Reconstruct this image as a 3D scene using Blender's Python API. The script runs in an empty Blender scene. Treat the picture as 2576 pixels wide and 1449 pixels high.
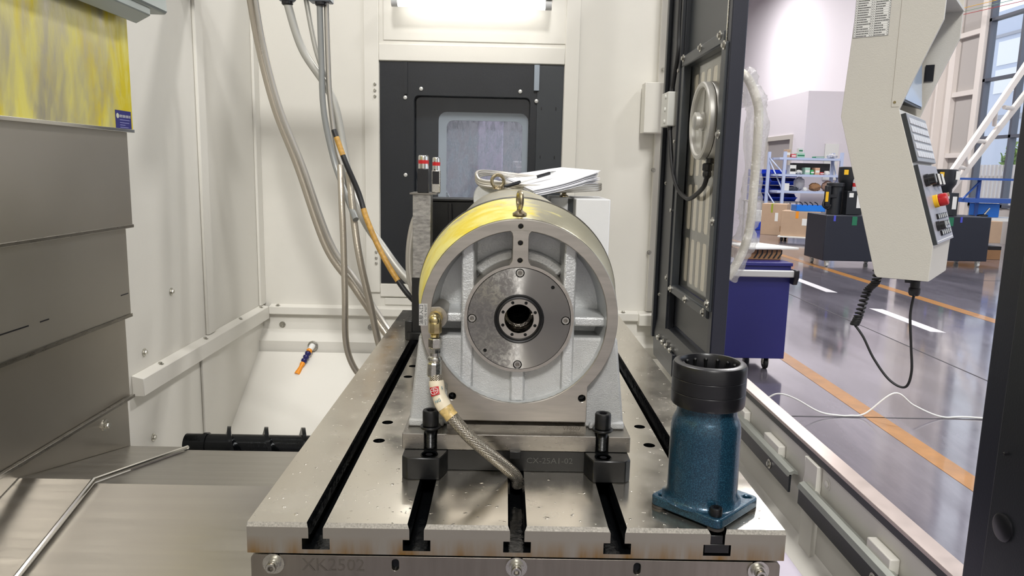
import bpy, bmesh, math, random
from mathutils import Vector, Matrix, noise
random.seed(7)
PI = math.pi
S = bpy.context.scene
COL = S.collection

# ------------------------------------------------------------------ camera
cam = bpy.data.cameras.new('camera')
cam.sensor_width = 36.0
cam.lens = 1839.95 / 2576 * 36.0
cam.clip_start = 0.02; cam.clip_end = 200
co = bpy.data.objects.new('camera', cam); COL.objects.link(co)
pt, yw, rl = 0.15994, 0.01175, 0.0221
fw = Vector((math.sin(yw)*math.cos(pt), math.cos(yw)*math.cos(pt), -math.sin(pt)))
rt = Vector((math.cos(yw), -math.sin(yw), 0)); up = rt.cross(fw)
r2 = rt*math.cos(rl) + up*math.sin(rl); u2 = up*math.cos(rl) - rt*math.sin(rl)
mw = Matrix((r2, u2, -fw)).transposed().to_4x4()
mw.translation = Vector((-0.02334, -0.84787, 1.43747))
co.matrix_world = mw
S.camera = co

# ------------------------------------------------------------------ world, unseen area lights added over the hall, exposure
w = bpy.data.worlds.new('world'); S.world = w; w.use_nodes = True
bg = w.node_tree.nodes['Background']
bg.inputs['Color'].default_value = (0.90, 0.92, 1.0, 1); bg.inputs['Strength'].default_value = 2.2
def area(name, loc, tgt, size, power, col=(1, 1, 1), sy=None):
    l = bpy.data.lights.new(name, 'AREA'); l.energy = power; l.size = size; l.color = col
    if sy: l.shape = 'RECTANGLE'; l.size_y = sy
    o = bpy.data.objects.new(name, l); COL.objects.link(o); o.location = loc
    o.rotation_euler = (Vector(tgt)-Vector(loc)).to_track_quat('-Z', 'Y').to_euler()
    return o
W_ = (1.0, 0.985, 0.955)
area('unseen_hall_light', (0.3, -5.4, 6.9), (0.1, 0.2, 1.0), 1.0, 500, W_)  # unseen key light without fixture, set front-above for the shadows in the recesses
area('unseen_hall_light', (-0.3, 1.6, 8.5), (-0.3, 1.6, 0.0), 1.2, 110, W_)
for p_, e_ in (((6, -3, 9.3), 450), ((0, -6.2, 9.3), 260), ((6, 5, 9.3), 700), ((6, 13, 9.3), 900), ((5, 22, 9.3), 900), ((7.5, 30, 9.3), 1100), ((0, 7, 9.3), 250), ((-5, -4, 9.3), 120), ((-5, 4, 9.3), 100)):
    area('unseen_hall_light', p_, (p_[0], p_[1], 0), 1.2, e_, (1.0, 0.98, 0.97))  # unseen area lights without fixtures, added to brighten the hall and its walls
S.view_settings.view_transform = 'Standard'; S.view_settings.look = 'None'
S.view_settings.exposure = -0.38; S.view_settings.gamma = 1.0
S.view_settings.use_curve_mapping = False
cy_ = S.cycles; cy_.max_bounces = 7; cy_.diffuse_bounces = 3; cy_.glossy_bounces = 4; cy_.transmission_bounces = 4; cy_.transparent_max_bounces = 10
cy_.use_adaptive_sampling = True; cy_.adaptive_threshold = .06; cy_.sample_clamp_indirect = 6

# ------------------------------------------------------------------ materials
def lin(c):
    return tuple(((v/255)/12.92 if v/255 <= .04045 else ((v/255+.055)/1.055)**2.4) for v in c) + (1,)
def base(name):
    m = bpy.data.materials.new(name); m.use_nodes = True
    nt = m.node_tree; b = nt.nodes['Principled BSDF']
    return m, nt, b
def N(nt, t, **k):
    n = nt.nodes.new(t)
    for a, v in k.items():
        if a in n.inputs: n.inputs[a].default_value = v
        else: setattr(n, a, v)
    return n
def coords(nt, scale=(1, 1, 1), rot=(0, 0, 0)):
    tc = N(nt, 'ShaderNodeTexCoord'); mp = N(nt, 'ShaderNodeMapping')
    mp.inputs['Scale'].default_value = scale; mp.inputs['Rotation'].default_value = rot
    nt.links.new(tc.outputs['Object'], mp.inputs['Vector']); return mp.outputs[0]
def noi(nt, vec, scale, detail=4, rough=.55, dist=0):
    n = N(nt, 'ShaderNodeTexNoise'); n.inputs['Scale'].default_value = scale
    n.inputs['Detail'].default_value = detail; n.inputs['Roughness'].default_value = rough
    n.inputs['Distortion'].default_value = dist
    nt.links.new(vec, n.inputs['Vector']); return n.outputs['Fac']
def ramp(nt, fac, stops):
    r = N(nt, 'ShaderNodeValToRGB'); e = r.color_ramp.elements
    while len(e) < len(stops): e.new(0.5)
    for i, (p, c) in enumerate(stops):
        e[i].position = p; e[i].color = c if len(c) == 4 else c + (1,)
    nt.links.new(fac, r.inputs[0]); return r.outputs['Color']
def mixc(nt, fac, a, b):
    m = N(nt, 'ShaderNodeMix', data_type='RGBA')
    for s, v in ((m.inputs[0], fac), (m.inputs[6], a), (m.inputs[7], b)):
        if hasattr(v, 'is_linked') or hasattr(v, 'links'): nt.links.new(v, s)
        else: s.default_value = v
    return m.outputs[2]
def bump(nt, b, h, strength, dist=.001):
    bp = N(nt, 'ShaderNodeBump'); bp.inputs['Strength'].default_value = strength
    bp.inputs['Distance'].default_value = dist
    nt.links.new(h, bp.inputs['Height']); nt.links.new(bp.outputs[0], b.inputs['Normal'])
MATS = {}
def mat(name, col, rough=.5, metal=0.0, var=0.0, vs=6, vscale=(1, 1, 1), bmp=0.0, bs=300, bd=.0006, coat=0, rvar=0.0, emit=0, alpha=1):
    if name in MATS: return MATS[name]
    m, nt, b = base(name); c = lin(col)
    b.inputs['Base Color'].default_value = c; b.inputs['Roughness'].default_value = rough
    b.inputs['Metallic'].default_value = metal; b.inputs['Coat Weight'].default_value = coat
    v = None
    if var or rvar or bmp: v = coords(nt, vscale)
    if var:
        f = noi(nt, v, vs, 5)
        lo = tuple(x*(1-var) for x in c[:3]) + (1,); hi = tuple(min(1, x*(1+var*.6)) for x in c[:3]) + (1,)
        nt.links.new(ramp(nt, f, [(.3, lo), (.7, hi)]), b.inputs['Base Color'])
    if rvar:
        f = noi(nt, v, vs*2.3, 4)
        nt.links.new(ramp(nt, f, [(.3, (max(.02, rough-rvar),)*3), (.7, (min(1, rough+rvar),)*3)]), b.inputs['Roughness'])
    if bmp: bump(nt, b, noi(nt, v, bs, 3), bmp, bd)
    if emit:
        b.inputs['Emission Color'].default_value = c; b.inputs['Emission Strength'].default_value = emit
    if alpha < 1: b.inputs['Alpha'].default_value = alpha
    MATS[name] = m; return m

cream = mat('cream_paint', (226, 223, 214), .38, var=.03, vs=2, bmp=.25, bs=260)
white_paint = mat('white_textured_paint', (208, 209, 210), .45, bmp=.35, bs=420)
panel_cream = mat('pendant_paint', (202, 199, 190), .34, bmp=.7, bs=260, bd=.0008)
black_paint = mat('black_paint', (30, 33, 38), .38, bmp=.4, bs=380, var=.1)
dark_grey = mat('dark_grey_paint', (52, 56, 60), .38, bmp=.25, bs=380)
navy_black = mat('navy_black_paint', (28, 31, 44), .42, bmp=.3, bs=300)
black_oxide = mat('black_oxide', (11, 12, 13), .36, 0, rvar=.08, vs=40)
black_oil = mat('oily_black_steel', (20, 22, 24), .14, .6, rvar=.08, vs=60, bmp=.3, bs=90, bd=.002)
rubber = mat('black_rubber', (20, 20, 22), .5)
black_plastic = mat('black_plastic', (24, 24, 27), .38)
chrome = mat('chrome', (215, 213, 208), .16, 1)
zinc = mat('zinc_plated', (196, 194, 186), .28, 1, rvar=.08, vs=90)
galv = mat('galvanised', (172, 175, 168), .42, .6, var=.2, vs=30, vscale=(1, .15, 1))
brass = mat('brass_fitting', (196, 180, 134), .26, 1)
gold_zinc = mat('yellow_zinc', (172, 160, 134), .34, 1, rvar=.1, vs=120)
steel = mat('machined_steel', (150, 146, 139), .3, 1, var=.14, vs=18, vscale=(1, 1, 7), rvar=.06, bmp=.08, bs=600)
stainless = mat('stainless_sheet', (168, 164, 156), .34, 1, var=.05, vs=4, vscale=(.4, 9, 9), rvar=.05)
glass_white = mat('frosted_white', (226, 226, 218), .5)
orange_p = mat('orange_plastic', (240, 150, 30), .4)
blue_p = mat('dark_blue_plastic', (28, 28, 92), .4)
red_p = mat('red_plastic', (184, 30, 34), .35)
yellow_p = mat('yellow_plastic', (238, 186, 30), .4)
paper = mat('paper', (238, 238, 242), .8)
carton_m = mat('cardboard', (188, 160, 134), .8, var=.06, vs=4)
carton_d = mat('cardboard_dark', (150, 112, 78), .8, var=.08, vs=6)
ink = mat('black_ink', (30, 30, 32), .6)
trolley_blue = mat('trolley_blue', (34, 36, 108), .42, bmp=.15, bs=300)
bin_blue = mat('bin_blue', (30, 66, 190), .4)
tray_blue = mat('tray_blue', (24, 120, 220), .4)
rack_paint = mat('rack_paint', (190, 202, 232), .45)
wall_lilac = mat('hall_wall_paint', (228, 222, 228), .8)
wall_grey = mat('hall_panel_grey', (186, 180, 176), .7)
white_steel = mat('white_steelwork', (232, 224, 218), .5)
mullion = mat('window_mullion', (96, 100, 112), .4, .3)
silver_hose = mat('braided_cable', (196, 192, 184), .36, .75)
grey_hose = mat('grey_hose', (150, 152, 150), .4, .4)
label_white = mat('label_white', (232, 232, 228), .5)
sticker_blue = mat('sticker_blue', (44, 44, 120), .35)

def m_hose():
    m, nt, b = base('stainless_braid'); b.inputs['Metallic'].default_value = .9
    b.inputs['Roughness'].default_value = .3
    uv = N(nt, 'ShaderNodeUVMap'); mp = N(nt, 'ShaderNodeMapping')
    nt.links.new(uv.outputs[0], mp.inputs[0])
    outs = []
    for r in (.785, -.785):
        q = N(nt, 'ShaderNodeMapping'); q.inputs['Rotation'].default_value = (0, 0, r)
        nt.links.new(uv.outputs[0], q.inputs[0])
        wv = N(nt, 'ShaderNodeTexWave'); wv.inputs['Scale'].default_value = 1.11
        nt.links.new(q.outputs[0], wv.inputs['Vector']); outs.append(wv.outputs['Fac'])
    mx = N(nt, 'ShaderNodeMath', operation='MAXIMUM')
    nt.links.new(outs[0], mx.inputs[0]); nt.links.new(outs[1], mx.inputs[1])
    nt.links.new(ramp(nt, mx.outputs[0], [(.5, lin((84, 74, 60))), (.95, lin((224, 216, 202)))]), b.inputs['Base Color'])
    bump(nt, b, mx.outputs[0], .9, .0012)
    return m
braid = m_hose()

def m_grease(name, sc, steel_c, lo, hi, vs, thin=(228, 218, 118), thick=(222, 200, 24), metal_r=.34, yell=(.46, .60), xg=None):
    # yellow grease smeared over bare steel: colour patches with ragged edges
    m, nt, b = base(name)
    v = coords(nt, sc)
    big = noi(nt, v, vs, 6, .62, .6)
    fine = noi(nt, v, vs*5, 5, .6, .3)
    mm = N(nt, 'ShaderNodeMath', operation='MULTIPLY_ADD'); mm.inputs[1].default_value = .35
    nt.links.new(fine, mm.inputs[0]); nt.links.new(big, mm.inputs[2])
    src = mm.outputs[0]
    if xg:
        sx = N(nt, 'ShaderNodeSeparateXYZ'); nt.links.new(v, sx.inputs[0]); mr = N(nt, 'ShaderNodeMapRange')
        mr.inputs[1].default_value = xg[0]; mr.inputs[2].default_value = xg[1]; mr.inputs[3].default_value = -.42; mr.inputs[4].default_value = 0.0
        nt.links.new(sx.outputs[0], mr.inputs[0]); ad = N(nt, 'ShaderNodeMath', operation='ADD'); nt.links.new(src, ad.inputs[0]); nt.links.new(mr.outputs[0], ad.inputs[1]); src = ad.outputs[0]
    f = ramp(nt, src, [(lo, (0, 0, 0)), (hi, (1, 1, 1))])
    yc = ramp(nt, noi(nt, v, vs*2.2, 5, .6, .8), [(yell[0], lin(thin)), (yell[1], lin(thick))])
    nt.links.new(mixc(nt, f, lin(steel_c), yc), b.inputs['Base Color'])
    inv = N(nt, 'ShaderNodeMath', operation='MULTIPLY_ADD'); inv.inputs[1].default_value = -.92; inv.inputs[2].default_value = .92
    nt.links.new(f, inv.inputs[0]); nt.links.new(inv.outputs[0], b.inputs['Metallic'])
    b.inputs['Roughness'].default_value = metal_r
    bump(nt, b, noi(nt, v, vs*14, 4), .35, .0012)
    return m
grease_plate = m_grease('greased_cover_plate', (1, 1.0, .35), (200, 194, 174), .54, .72, 5, thin=(226, 216, 112), thick=(220, 200, 30))
grease_drum = m_grease('greased_drum', (1, 1, 1), (196, 192, 168), .45, .62, 9, yell=(.42, .62), xg=(.13, -.05))

def m_cast(name, col, bs=520, metal=.72, rough=.42):
    m, nt, b = base(name); v = coords(nt)
    nt.links.new(ramp(nt, noi(nt, v, 30, 4), [(.3, lin(tuple(x*.93 for x in col))), (.7, lin(col))]), b.inputs['Base Color'])
    b.inputs['Metallic'].default_value = metal; b.inputs['Roughness'].default_value = rough
    bump(nt, b, noi(nt, v, bs, 4, .6), .8, .0016)
    return m
cast = m_cast('silver_painted_casting', (206, 208, 208), 330, .5, .38)
cast_fine = m_cast('silver_painted_leg', (200, 201, 200), 800, .5, .42)

def m_table():
    m, nt, b = base('ground_table_steel'); v = coords(nt)
    b.inputs['Metallic'].default_value = .95
    drops = ramp(nt, noi(nt, v, 95, 3, .5), [(.66, (0, 0, 0)), (.74, (1, 1, 1))])
    f = noi(nt, v, 4.5, 6, .6)
    nt.links.new(ramp(nt, f, [(.3, lin((205, 199, 188))), (.7, lin((226, 221, 210)))]), b.inputs['Base Color'])
    nt.links.new(ramp(nt, noi(nt, v, 9, 5, .6), [(.3, (.13,)*3), (.7, (.30,)*3)]), b.inputs['Roughness'])
    bump(nt, b, drops, .5, .0012)
    return m
table_m = m_table()
def m_front():
    # machined front edge with rust tinted drips along the bottom
    m, nt, b = base('table_front_edge'); v = coords(nt); b.inputs['Metallic'].default_value = .75
    sx = N(nt, 'ShaderNodeSeparateXYZ'); nt.links.new(v, sx.inputs[0])
    mr = N(nt, 'ShaderNodeMapRange'); mr.inputs[1].default_value = .985; mr.inputs[2].default_value = .962
    nt.links.new(sx.outputs[2], mr.inputs[0])
    ml = N(nt, 'ShaderNodeMath', operation='MULTIPLY')
    nt.links.new(mr.outputs[0], ml.inputs[0])
    nt.links.new(ramp(nt, noi(nt, coords(nt, (1, 1, .12)), 26, 5, .6), [(.38, (0, 0, 0)), (.62, (1, 1, 1))]), ml.inputs[1])
    nt.links.new(mixc(nt, ml.outputs[0], lin((158, 153, 143)), lin((140, 108, 60))), b.inputs['Base Color'])
    b.inputs['Roughness'].default_value = .42
    return m
front_m = m_front()
def m_hub():
    m, nt, b = base('turned_hub_face'); v = coords(nt); b.inputs['Metallic'].default_value = 1
    b.inputs['Base Color'].default_value = lin((150, 148, 144))
    # stains smeared over the left half
    sx = N(nt, 'ShaderNodeSeparateXYZ'); nt.links.new(v, sx.inputs[0])
    mr = N(nt, 'ShaderNodeMapRange'); mr.inputs[1].default_value = .01; mr.inputs[2].default_value = -.035
    nt.links.new(sx.outputs[0], mr.inputs[0])
    st = ramp(nt, noi(nt, v, 150, 6, .7, 1.0), [(.45, (0, 0, 0)), (.62, (1, 1, 1))])
    ml = N(nt, 'ShaderNodeMath', operation='MULTIPLY'); nt.links.new(mr.outputs[0], ml.inputs[0]); nt.links.new(st, ml.inputs[1])
    nt.links.new(mixc(nt, ml.outputs[0], lin((146, 144, 140)), lin((210, 208, 202))), b.inputs['Base Color'])
    rr = N(nt, 'ShaderNodeMath', operation='MULTIPLY_ADD'); rr.inputs[1].default_value = .3; rr.inputs[2].default_value = .32
    nt.links.new(ml.outputs[0], rr.inputs[0]); nt.links.new(rr.outputs[0], b.inputs['Roughness'])
    b.inputs['Anisotropic'].default_value = .95
    b.inputs['Anisotropic Rotation'].default_value = .25
    tg = N(nt, 'ShaderNodeTangent', direction_type='RADIAL', axis='Y'); nt.links.new(tg.outputs[0], b.inputs['Tangent'])
    return m
hub_m = m_hub()
def m_blue():
    m, nt, b = base('hammertone_blue'); v = coords(nt)
    f = noi(nt, v, 700, 3, .6)
    nt.links.new(ramp(nt, f, [(.45, lin((18, 50, 70))), (.68, lin((44, 92, 114)))]), b.inputs['Base Color'])
    b.inputs['Roughness'].default_value = .3; b.inputs['Metallic'].default_value = .35; b.inputs['Coat Weight'].default_value = .5
    bump(nt, b, noi(nt, v, 350, 3), .35, .0008)
    return m
blue_m = m_blue()
def m_floor():
    m, nt, b = base('polished_hall_floor'); v = coords(nt, (1, .25, 1))
    f = noi(nt, v, 1.6, 7, .65, .5)
    nt.links.new(ramp(nt, f, [(.3, lin((82, 78, 86))), (.7, lin((132, 127, 138)))]), b.inputs['Base Color'])
    nt.links.new(ramp(nt, noi(nt, v, 5, 5), [(.3, (.06,)*3), (.75, (.2,)*3)]), b.inputs['Roughness'])
    b.inputs['Coat Weight'].default_value = .6; b.inputs['Coat Roughness'].default_value = .08
    bump(nt, b, noi(nt, coords(nt, (1, .5, 1)), 3, 3), .12, .01)
    return m
floor_m = m_floor()
line_orange = mat('orange_floor_paint', (168, 116, 54), .35, var=.18, vs=9, coat=.3)
line_white = mat('white_floor_paint', (214, 212, 216), .4, var=.08, vs=9)
def m_glass(name, rough=0.0, tint=(1, 1, 1), dirt=0.0):
    m, nt, b = base(name)
    out = nt.nodes['Material Output']
    tr = N(nt, 'ShaderNodeBsdfTransparent'); tr.inputs[0].default_value = tint + (1,)
    gl = N(nt, 'ShaderNodeBsdfGlossy'); gl.inputs['Roughness'].default_value = .04
    ly = N(nt, 'ShaderNodeLayerWeight'); ly.inputs[0].default_value = .5
    pw = N(nt, 'ShaderNodeMath', operation='POWER'); pw.inputs[1].default_value = 4; nt.links.new(ly.outputs['Facing'], pw.inputs[0])
    pm_ = N(nt, 'ShaderNodeMath', operation='MULTIPLY_ADD'); pm_.inputs[1].default_value = .6; pm_.inputs[2].default_value = .04; nt.links.new(pw.outputs[0], pm_.inputs[0])
    mx = N(nt, 'ShaderNodeMixShader')
    nt.links.new(pm_.outputs[0], mx.inputs[0]); nt.links.new(tr.outputs[0], mx.inputs[1]); nt.links.new(gl.outputs[0], mx.inputs[2])
    last = mx.outputs[0]
    if dirt:
        df = N(nt, 'ShaderNodeBsdfDiffuse'); df.inputs[0].default_value = (.6, .63, .68, 1)
        m2 = N(nt, 'ShaderNodeMixShader')
        fac = ramp(nt, noi(nt, coords(nt, (1, 1, .35)), 45, 6, .7, .5), [(.42, (0, 0, 0)), (.7, (dirt,)*3)])
        nt.links.new(fac, m2.inputs[0]); nt.links.new(last, m2.inputs[1]); nt.links.new(df.outputs[0], m2.inputs[2]); last = m2.outputs[0]
    nt.links.new(last, out.inputs['Surface']); return m
clear_glass = m_glass('clear_glass', tint=(.92, .95, .96))
wet_glass = m_glass('wet_streaked_glass', tint=(.93, .95, .97), dirt=.6)
mesh_glass = m_glass('door_glass', tint=(.95, .95, .93), dirt=.06)
def m_wrap():
    m, nt, b = base('bubble_wrap'); out = nt.nodes['Material Output']
    tr = N(nt, 'ShaderNodeBsdfTransparent'); gl = N(nt, 'ShaderNodeBsdfGlossy'); gl.inputs['Roughness'].default_value = .18
    df = N(nt, 'ShaderNodeBsdfTranslucent'); df.inputs[0].default_value = (.86, .85, .88, 1)
    v = coords(nt); h = noi(nt, v, 110, 4)
    bp = N(nt, 'ShaderNodeBump'); bp.inputs['Strength'].default_value = 1; bp.inputs['Distance'].default_value = .006
    nt.links.new(h, bp.inputs['Height']); nt.links.new(bp.outputs[0], gl.inputs['Normal']); nt.links.new(bp.outputs[0], df.inputs['Normal'])
    a = N(nt, 'ShaderNodeMixShader'); a.inputs[0].default_value = .2
    nt.links.new(tr.outputs[0], a.inputs[1]); nt.links.new(df.outputs[0], a.inputs[2])
    c = N(nt, 'ShaderNodeMixShader'); c.inputs[0].default_value = .2
    nt.links.new(a.outputs[0], c.inputs[1]); nt.links.new(gl.outputs[0], c.inputs[2])
    nt.links.new(c.outputs[0], out.inputs['Surface']); return m
wrap_m = m_wrap()
def m_transl(name, c):
    m, nt, b = base(name); out = nt.nodes['Material Output']
    t = N(nt, 'ShaderNodeBsdfTranslucent'); t.inputs[0].default_value = lin(c); d = N(nt, 'ShaderNodeBsdfDiffuse'); d.inputs[0].default_value = lin(c)
    x = N(nt, 'ShaderNodeMixShader'); x.inputs[0].default_value = .5
    nt.links.new(t.outputs[0], x.inputs[1]); nt.links.new(d.outputs[0], x.inputs[2]); nt.links.new(x.outputs[0], out.inputs['Surface']); return m
backing_m = m_transl('frosted_backing', (246, 240, 226))
def emitter(name, col, s):
    m, nt, b = base(name); b.inputs['Base Color'].default_value = (1, 1, 1, 1)
    b.inputs['Emission Color'].default_value = col + (1,); b.inputs['Emission Strength'].default_value = s; return m
led = emitter('led_diffuser', (1.0, .98, .95), 8)
led2 = emitter('led_diffuser_side', (1.0, .98, .93), 4)

# ------------------------------------------------------------------ geometry helpers
def ring(n, r, a0=0): return [(r*math.cos(a0+2*PI*i/n), r*math.sin(a0+2*PI*i/n)) for i in range(n)]
def rrect(x0, x1, y0, y1, r, n=4):
    pts = []
    for cx, cy, a in ((x1-r, y1-r, 0), (x0+r, y1-r, PI/2), (x0+r, y0+r, PI), (x1-r, y0+r, 1.5*PI)):
        for i in range(n+1): t = a + PI/2*i/n; pts.append((cx+r*math.cos(t), cy+r*math.sin(t)))
    return pts
def off(pts, dx, dy): return [(a+dx, b+dy) for a, b in pts]
def spline(pts, k=8):
    P = [Vector(p) for p in pts]; out = []
    for i in range(len(P)-1):
        a = P[max(i-1, 0)]; b = P[i]; c = P[i+1]; d = P[min(i+2, len(P)-1)]
        for j in range(k):
            t = j/k
            out.append(.5*((2*b)+(c-a)*t+(2*a-5*b+4*c-d)*t*t+(-a+3*b-3*c+d)*t**3))
    out.append(P[-1]); return out
AX = {'x': lambda u, v, w: (w, u, v), 'y': lambda u, v, w: (u, w, v), 'z': lambda u, v, w: (u, v, w)}
def frame(o, ux, uy):
    o = Vector(o); ux = Vector(ux).normalized(); uy = Vector(uy).normalized(); uz = ux.cross(uy)
    return lambda u, v, w: tuple(o + ux*u + uy*v + uz*w)
class B:
    def __init__(s): s.v = []; s.f = []; s.mi = []; s.uv = {}
    def add(s, vs, fs, mi=0):
        k = len(s.v); s.v += [tuple(a) for a in vs]
        for f in fs: s.f.append([i+k for i in f]); s.mi.append(mi)
        return s
    def box(s, x0, x1, y0, y1, z0, z1, fr=None, mi=0):
        vs = [(x, y, z) for z in (z0, z1) for y in (y0, y1) for x in (x0, x1)]
        if fr: vs = [fr(*a) for a in vs]
        return s.add(vs, [(0, 2, 3, 1), (4, 5, 7, 6), (0, 1, 5, 4), (2, 6, 7, 3), (0, 4, 6, 2), (1, 3, 7, 5)], mi)
    def hexa(s, vs, mi=0):
        return s.add(vs, [(0, 3, 2, 1), (4, 5, 6, 7), (0, 1, 5, 4), (1, 2, 6, 5), (2, 3, 7, 6), (3, 0, 4, 7)], mi)
    def lathe(s, prof, o, axis=(0, 0, 1), n=24, caps=(True, True), mi=0, a0=0):
        o = Vector(o); ax = Vector(axis).normalized()
        t = Vector((1, 0, 0)) if abs(ax.x) < .9 else Vector((0, 1, 0))
        e1 = (t - ax*t.dot(ax)).normalized(); e2 = ax.cross(e1); vs = []; fs = []
        for r, h in prof:
            for i in range(n):
                a = a0+2*PI*i/n; vs.append(o+ax*h+e1*(r*math.cos(a))+e2*(r*math.sin(a)))
        m = len(prof)
        for j in range(m-1):
            for i in range(n): k = (i+1) % n; fs.append((j*n+i, j*n+k, (j+1)*n+k, (j+1)*n+i))
        if caps[0]: fs.append(tuple(range(n-1, -1, -1)))
        if caps[1]: fs.append(tuple((m-1)*n+i for i in range(n)))
        return s.add(vs, fs, mi)
    def cyl(s, p0, p1, r, r1=None, n=20, mi=0, a0=0):
        p0 = Vector(p0); p1 = Vector(p1); d = p1-p0
        return s.lathe([(r, 0), (r if r1 is None else r1, d.length)], p0, d, n, mi=mi, a0=a0)
    def tube(s, pts, r, n=10, k=8, mi=0, raw=False, caps=True, uvrep=None, squash=None):
        P = [Vector(p) for p in pts] if raw else spline(pts, k)
        up_ = Vector((0, 0, 1)); vs = []; fs = []; L = 0; us = []
        T = [(P[min(i+1, len(P)-1)]-P[max(i-1, 0)]).normalized() for i in range(len(P))]
        ref = up_ if abs(T[0].z) < .9 else Vector((1, 0, 0)); e1 = (ref-T[0]*ref.dot(T[0])).normalized()
        for i, p in enumerate(P):
            if i: L += (p-P[i-1]).length
            e1 = (e1-T[i]*e1.dot(T[i])).normalized(); e2 = T[i].cross(e1)
            rr = r(i/(len(P)-1)) if callable(r) else r
            for j in range(n):
                a = 2*PI*j/n; vs.append(p+e1*(rr*math.cos(a))+e2*(rr*math.sin(a)))
            us.append(L)
        b0 = len(s.v)
        for i in range(len(P)-1):
            for j in range(n):
                q = (j+1) % n; fs.append((i*n+j, i*n+q, (i+1)*n+q, (i+1)*n+j))
                if uvrep: s.uv[len(s.f)+len(fs)-1] = [(j/n*uvrep[0], us[i]*uvrep[1]), ((j+1)/n*uvrep[0], us[i]*uvrep[1]), ((j+1)/n*uvrep[0], us[i+1]*uvrep[1]), (j/n*uvrep[0], us[i+1]*uvrep[1])]
        if caps: fs.append(tuple(range(n-1, -1, -1))); fs.append(tuple((len(P)-1)*n+j for j in range(n)))
        return s.add(vs, fs, mi)
    def prism(s, poly, w0, w1, fr='y', holes=(), mi=0, side=None):
        fr = AX[fr] if isinstance(fr, str) else fr
        if not holes and side is None:
            n = len(poly); vs = [fr(u, v, w0) for u, v in poly]+[fr(u, v, w1) for u, v in poly]
            fs = [tuple(range(n)), tuple(range(2*n-1, n-1, -1))]+[(i, n+i, n+(i+1) % n, (i+1) % n) for i in range(n)]
            return s.add(vs, fs, mi)
        bm = bmesh.new(); loops = [poly]+list(holes); es = []
        for lp in loops:
            q = [bm.verts.new((u, v, 0)) for u, v in lp]
            es += [bm.edges.new((q[i], q[(i+1) % len(q)])) for i in range(len(q))]
        bmesh.ops.triangle_fill(bm, edges=es, use_beauty=True, use_dissolve=False)
        bm.verts.index_update(); co_ = [v.co.copy() for v in bm.verts]; tri = [[v.index for v in f.verts] for f in bm.faces]; bm.free()
        n = len(co_); vs = [fr(c.x, c.y, w0) for c in co_]+[fr(c.x, c.y, w1) for c in co_]
        s.add(vs, tri+[[i+n for i in reversed(t)] for t in tri], mi)
        k = 0; fs = []
        for lp in loops:
            m = len(lp)
            fs += [(k+i, n+k+i, n+k+(i+1) % m, k+(i+1) % m) for i in range(m)]; k += m
        b0 = len(s.v)-2*n
        for f in fs: s.f.append([i+b0 for i in f]); s.mi.append(mi if side is None else side)
        return s
    def sphere(s, o, r, n=12, m=8, sc=(1, 1, 1)):
        o = Vector(o); vs = []; fs = []
        for j in range(m+1):
            t = PI*j/m
            for i in range(n): a = 2*PI*i/n; vs.append((o.x+r*sc[0]*math.sin(t)*math.cos(a), o.y+r*sc[1]*math.sin(t)*math.sin(a), o.z+r*sc[2]*math.cos(t)))
        for j in range(m):
            for i in range(n): k = (i+1) % n; fs.append((j*n+i, (j+1)*n+i, (j+1)*n+k, j*n+k))
        return s.add(vs, fs)
    def obj(s, name, m, parent=None, smooth=35, bevel=0, seg=2, label=None):
        me = bpy.data.meshes.new(name); me.from_pydata(s.v, [], s.f)
        ms = m if isinstance(m, (list, tuple)) else [m]
        for q in ms: me.materials.append(q)
        if s.uv:
            ul = me.uv_layers.new(name='UVMap')
            for fi, c in s.uv.items():
                p = me.polygons[fi]
                for li, uvc in zip(p.loop_indices, c): ul.data[li].uv = uvc
        for p, i in zip(me.polygons, s.mi): p.material_index = i
        bm = bmesh.new(); bm.from_mesh(me); bmesh.ops.remove_doubles(bm, verts=bm.verts, dist=1e-6)
        bmesh.ops.recalc_face_normals(bm, faces=bm.faces); bm.to_mesh(me); bm.free()
        if smooth:
            me.shade_smooth(); me.set_sharp_from_angle(angle=math.radians(smooth))
        o = bpy.data.objects.new(name, me); COL.objects.link(o)
        if bevel:
            bv = o.modifiers.new('bevel', 'BEVEL'); bv.width = bevel; bv.segments = seg; bv.limit_method = 'ANGLE'; bv.angle_limit = math.radians(40)
        if parent: put(o, parent)
        if label: o['label'] = label
        return o
def root_loc(p):
    v = Vector((0, 0, 0))
    while p: v = v + p.location; p = p.parent
    return v
def put(o, parent):
    o.parent = parent; o.location = o.location - root_loc(parent)
def tag(o, label, cat, group=None, kind=None):
    o['label'] = label; o['category'] = cat
    if group: o['group'] = group
    if kind: o['kind'] = kind
    return o
def thing(name, label, cat, loc, group=None):
    o = bpy.data.objects.new(name, None); COL.objects.link(o); o.location = loc; o.empty_display_size = .05
    return tag(o, label, cat, group)
def struct(name, b, m, label, cat, **k):
    o = b.obj(name, m, **k); o['kind'] = 'structure'; o['label'] = label; o['category'] = cat; return o
def dup(o, parent, delta):
    c = o.copy(); COL.objects.link(c); c.parent = parent; c.location = o.location + Vector(delta); return c
def boolean_cut(o, cutter):
    md = o.modifiers.new('cut', 'BOOLEAN'); md.object = cutter; md.operation = 'DIFFERENCE'; md.solver = 'EXACT'
    dg = bpy.context.evaluated_depsgraph_get(); me = bpy.data.meshes.new_from_object(o.evaluated_get(dg))
    o.modifiers.clear(); o.data = me; bpy.data.objects.remove(cutter)
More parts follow.
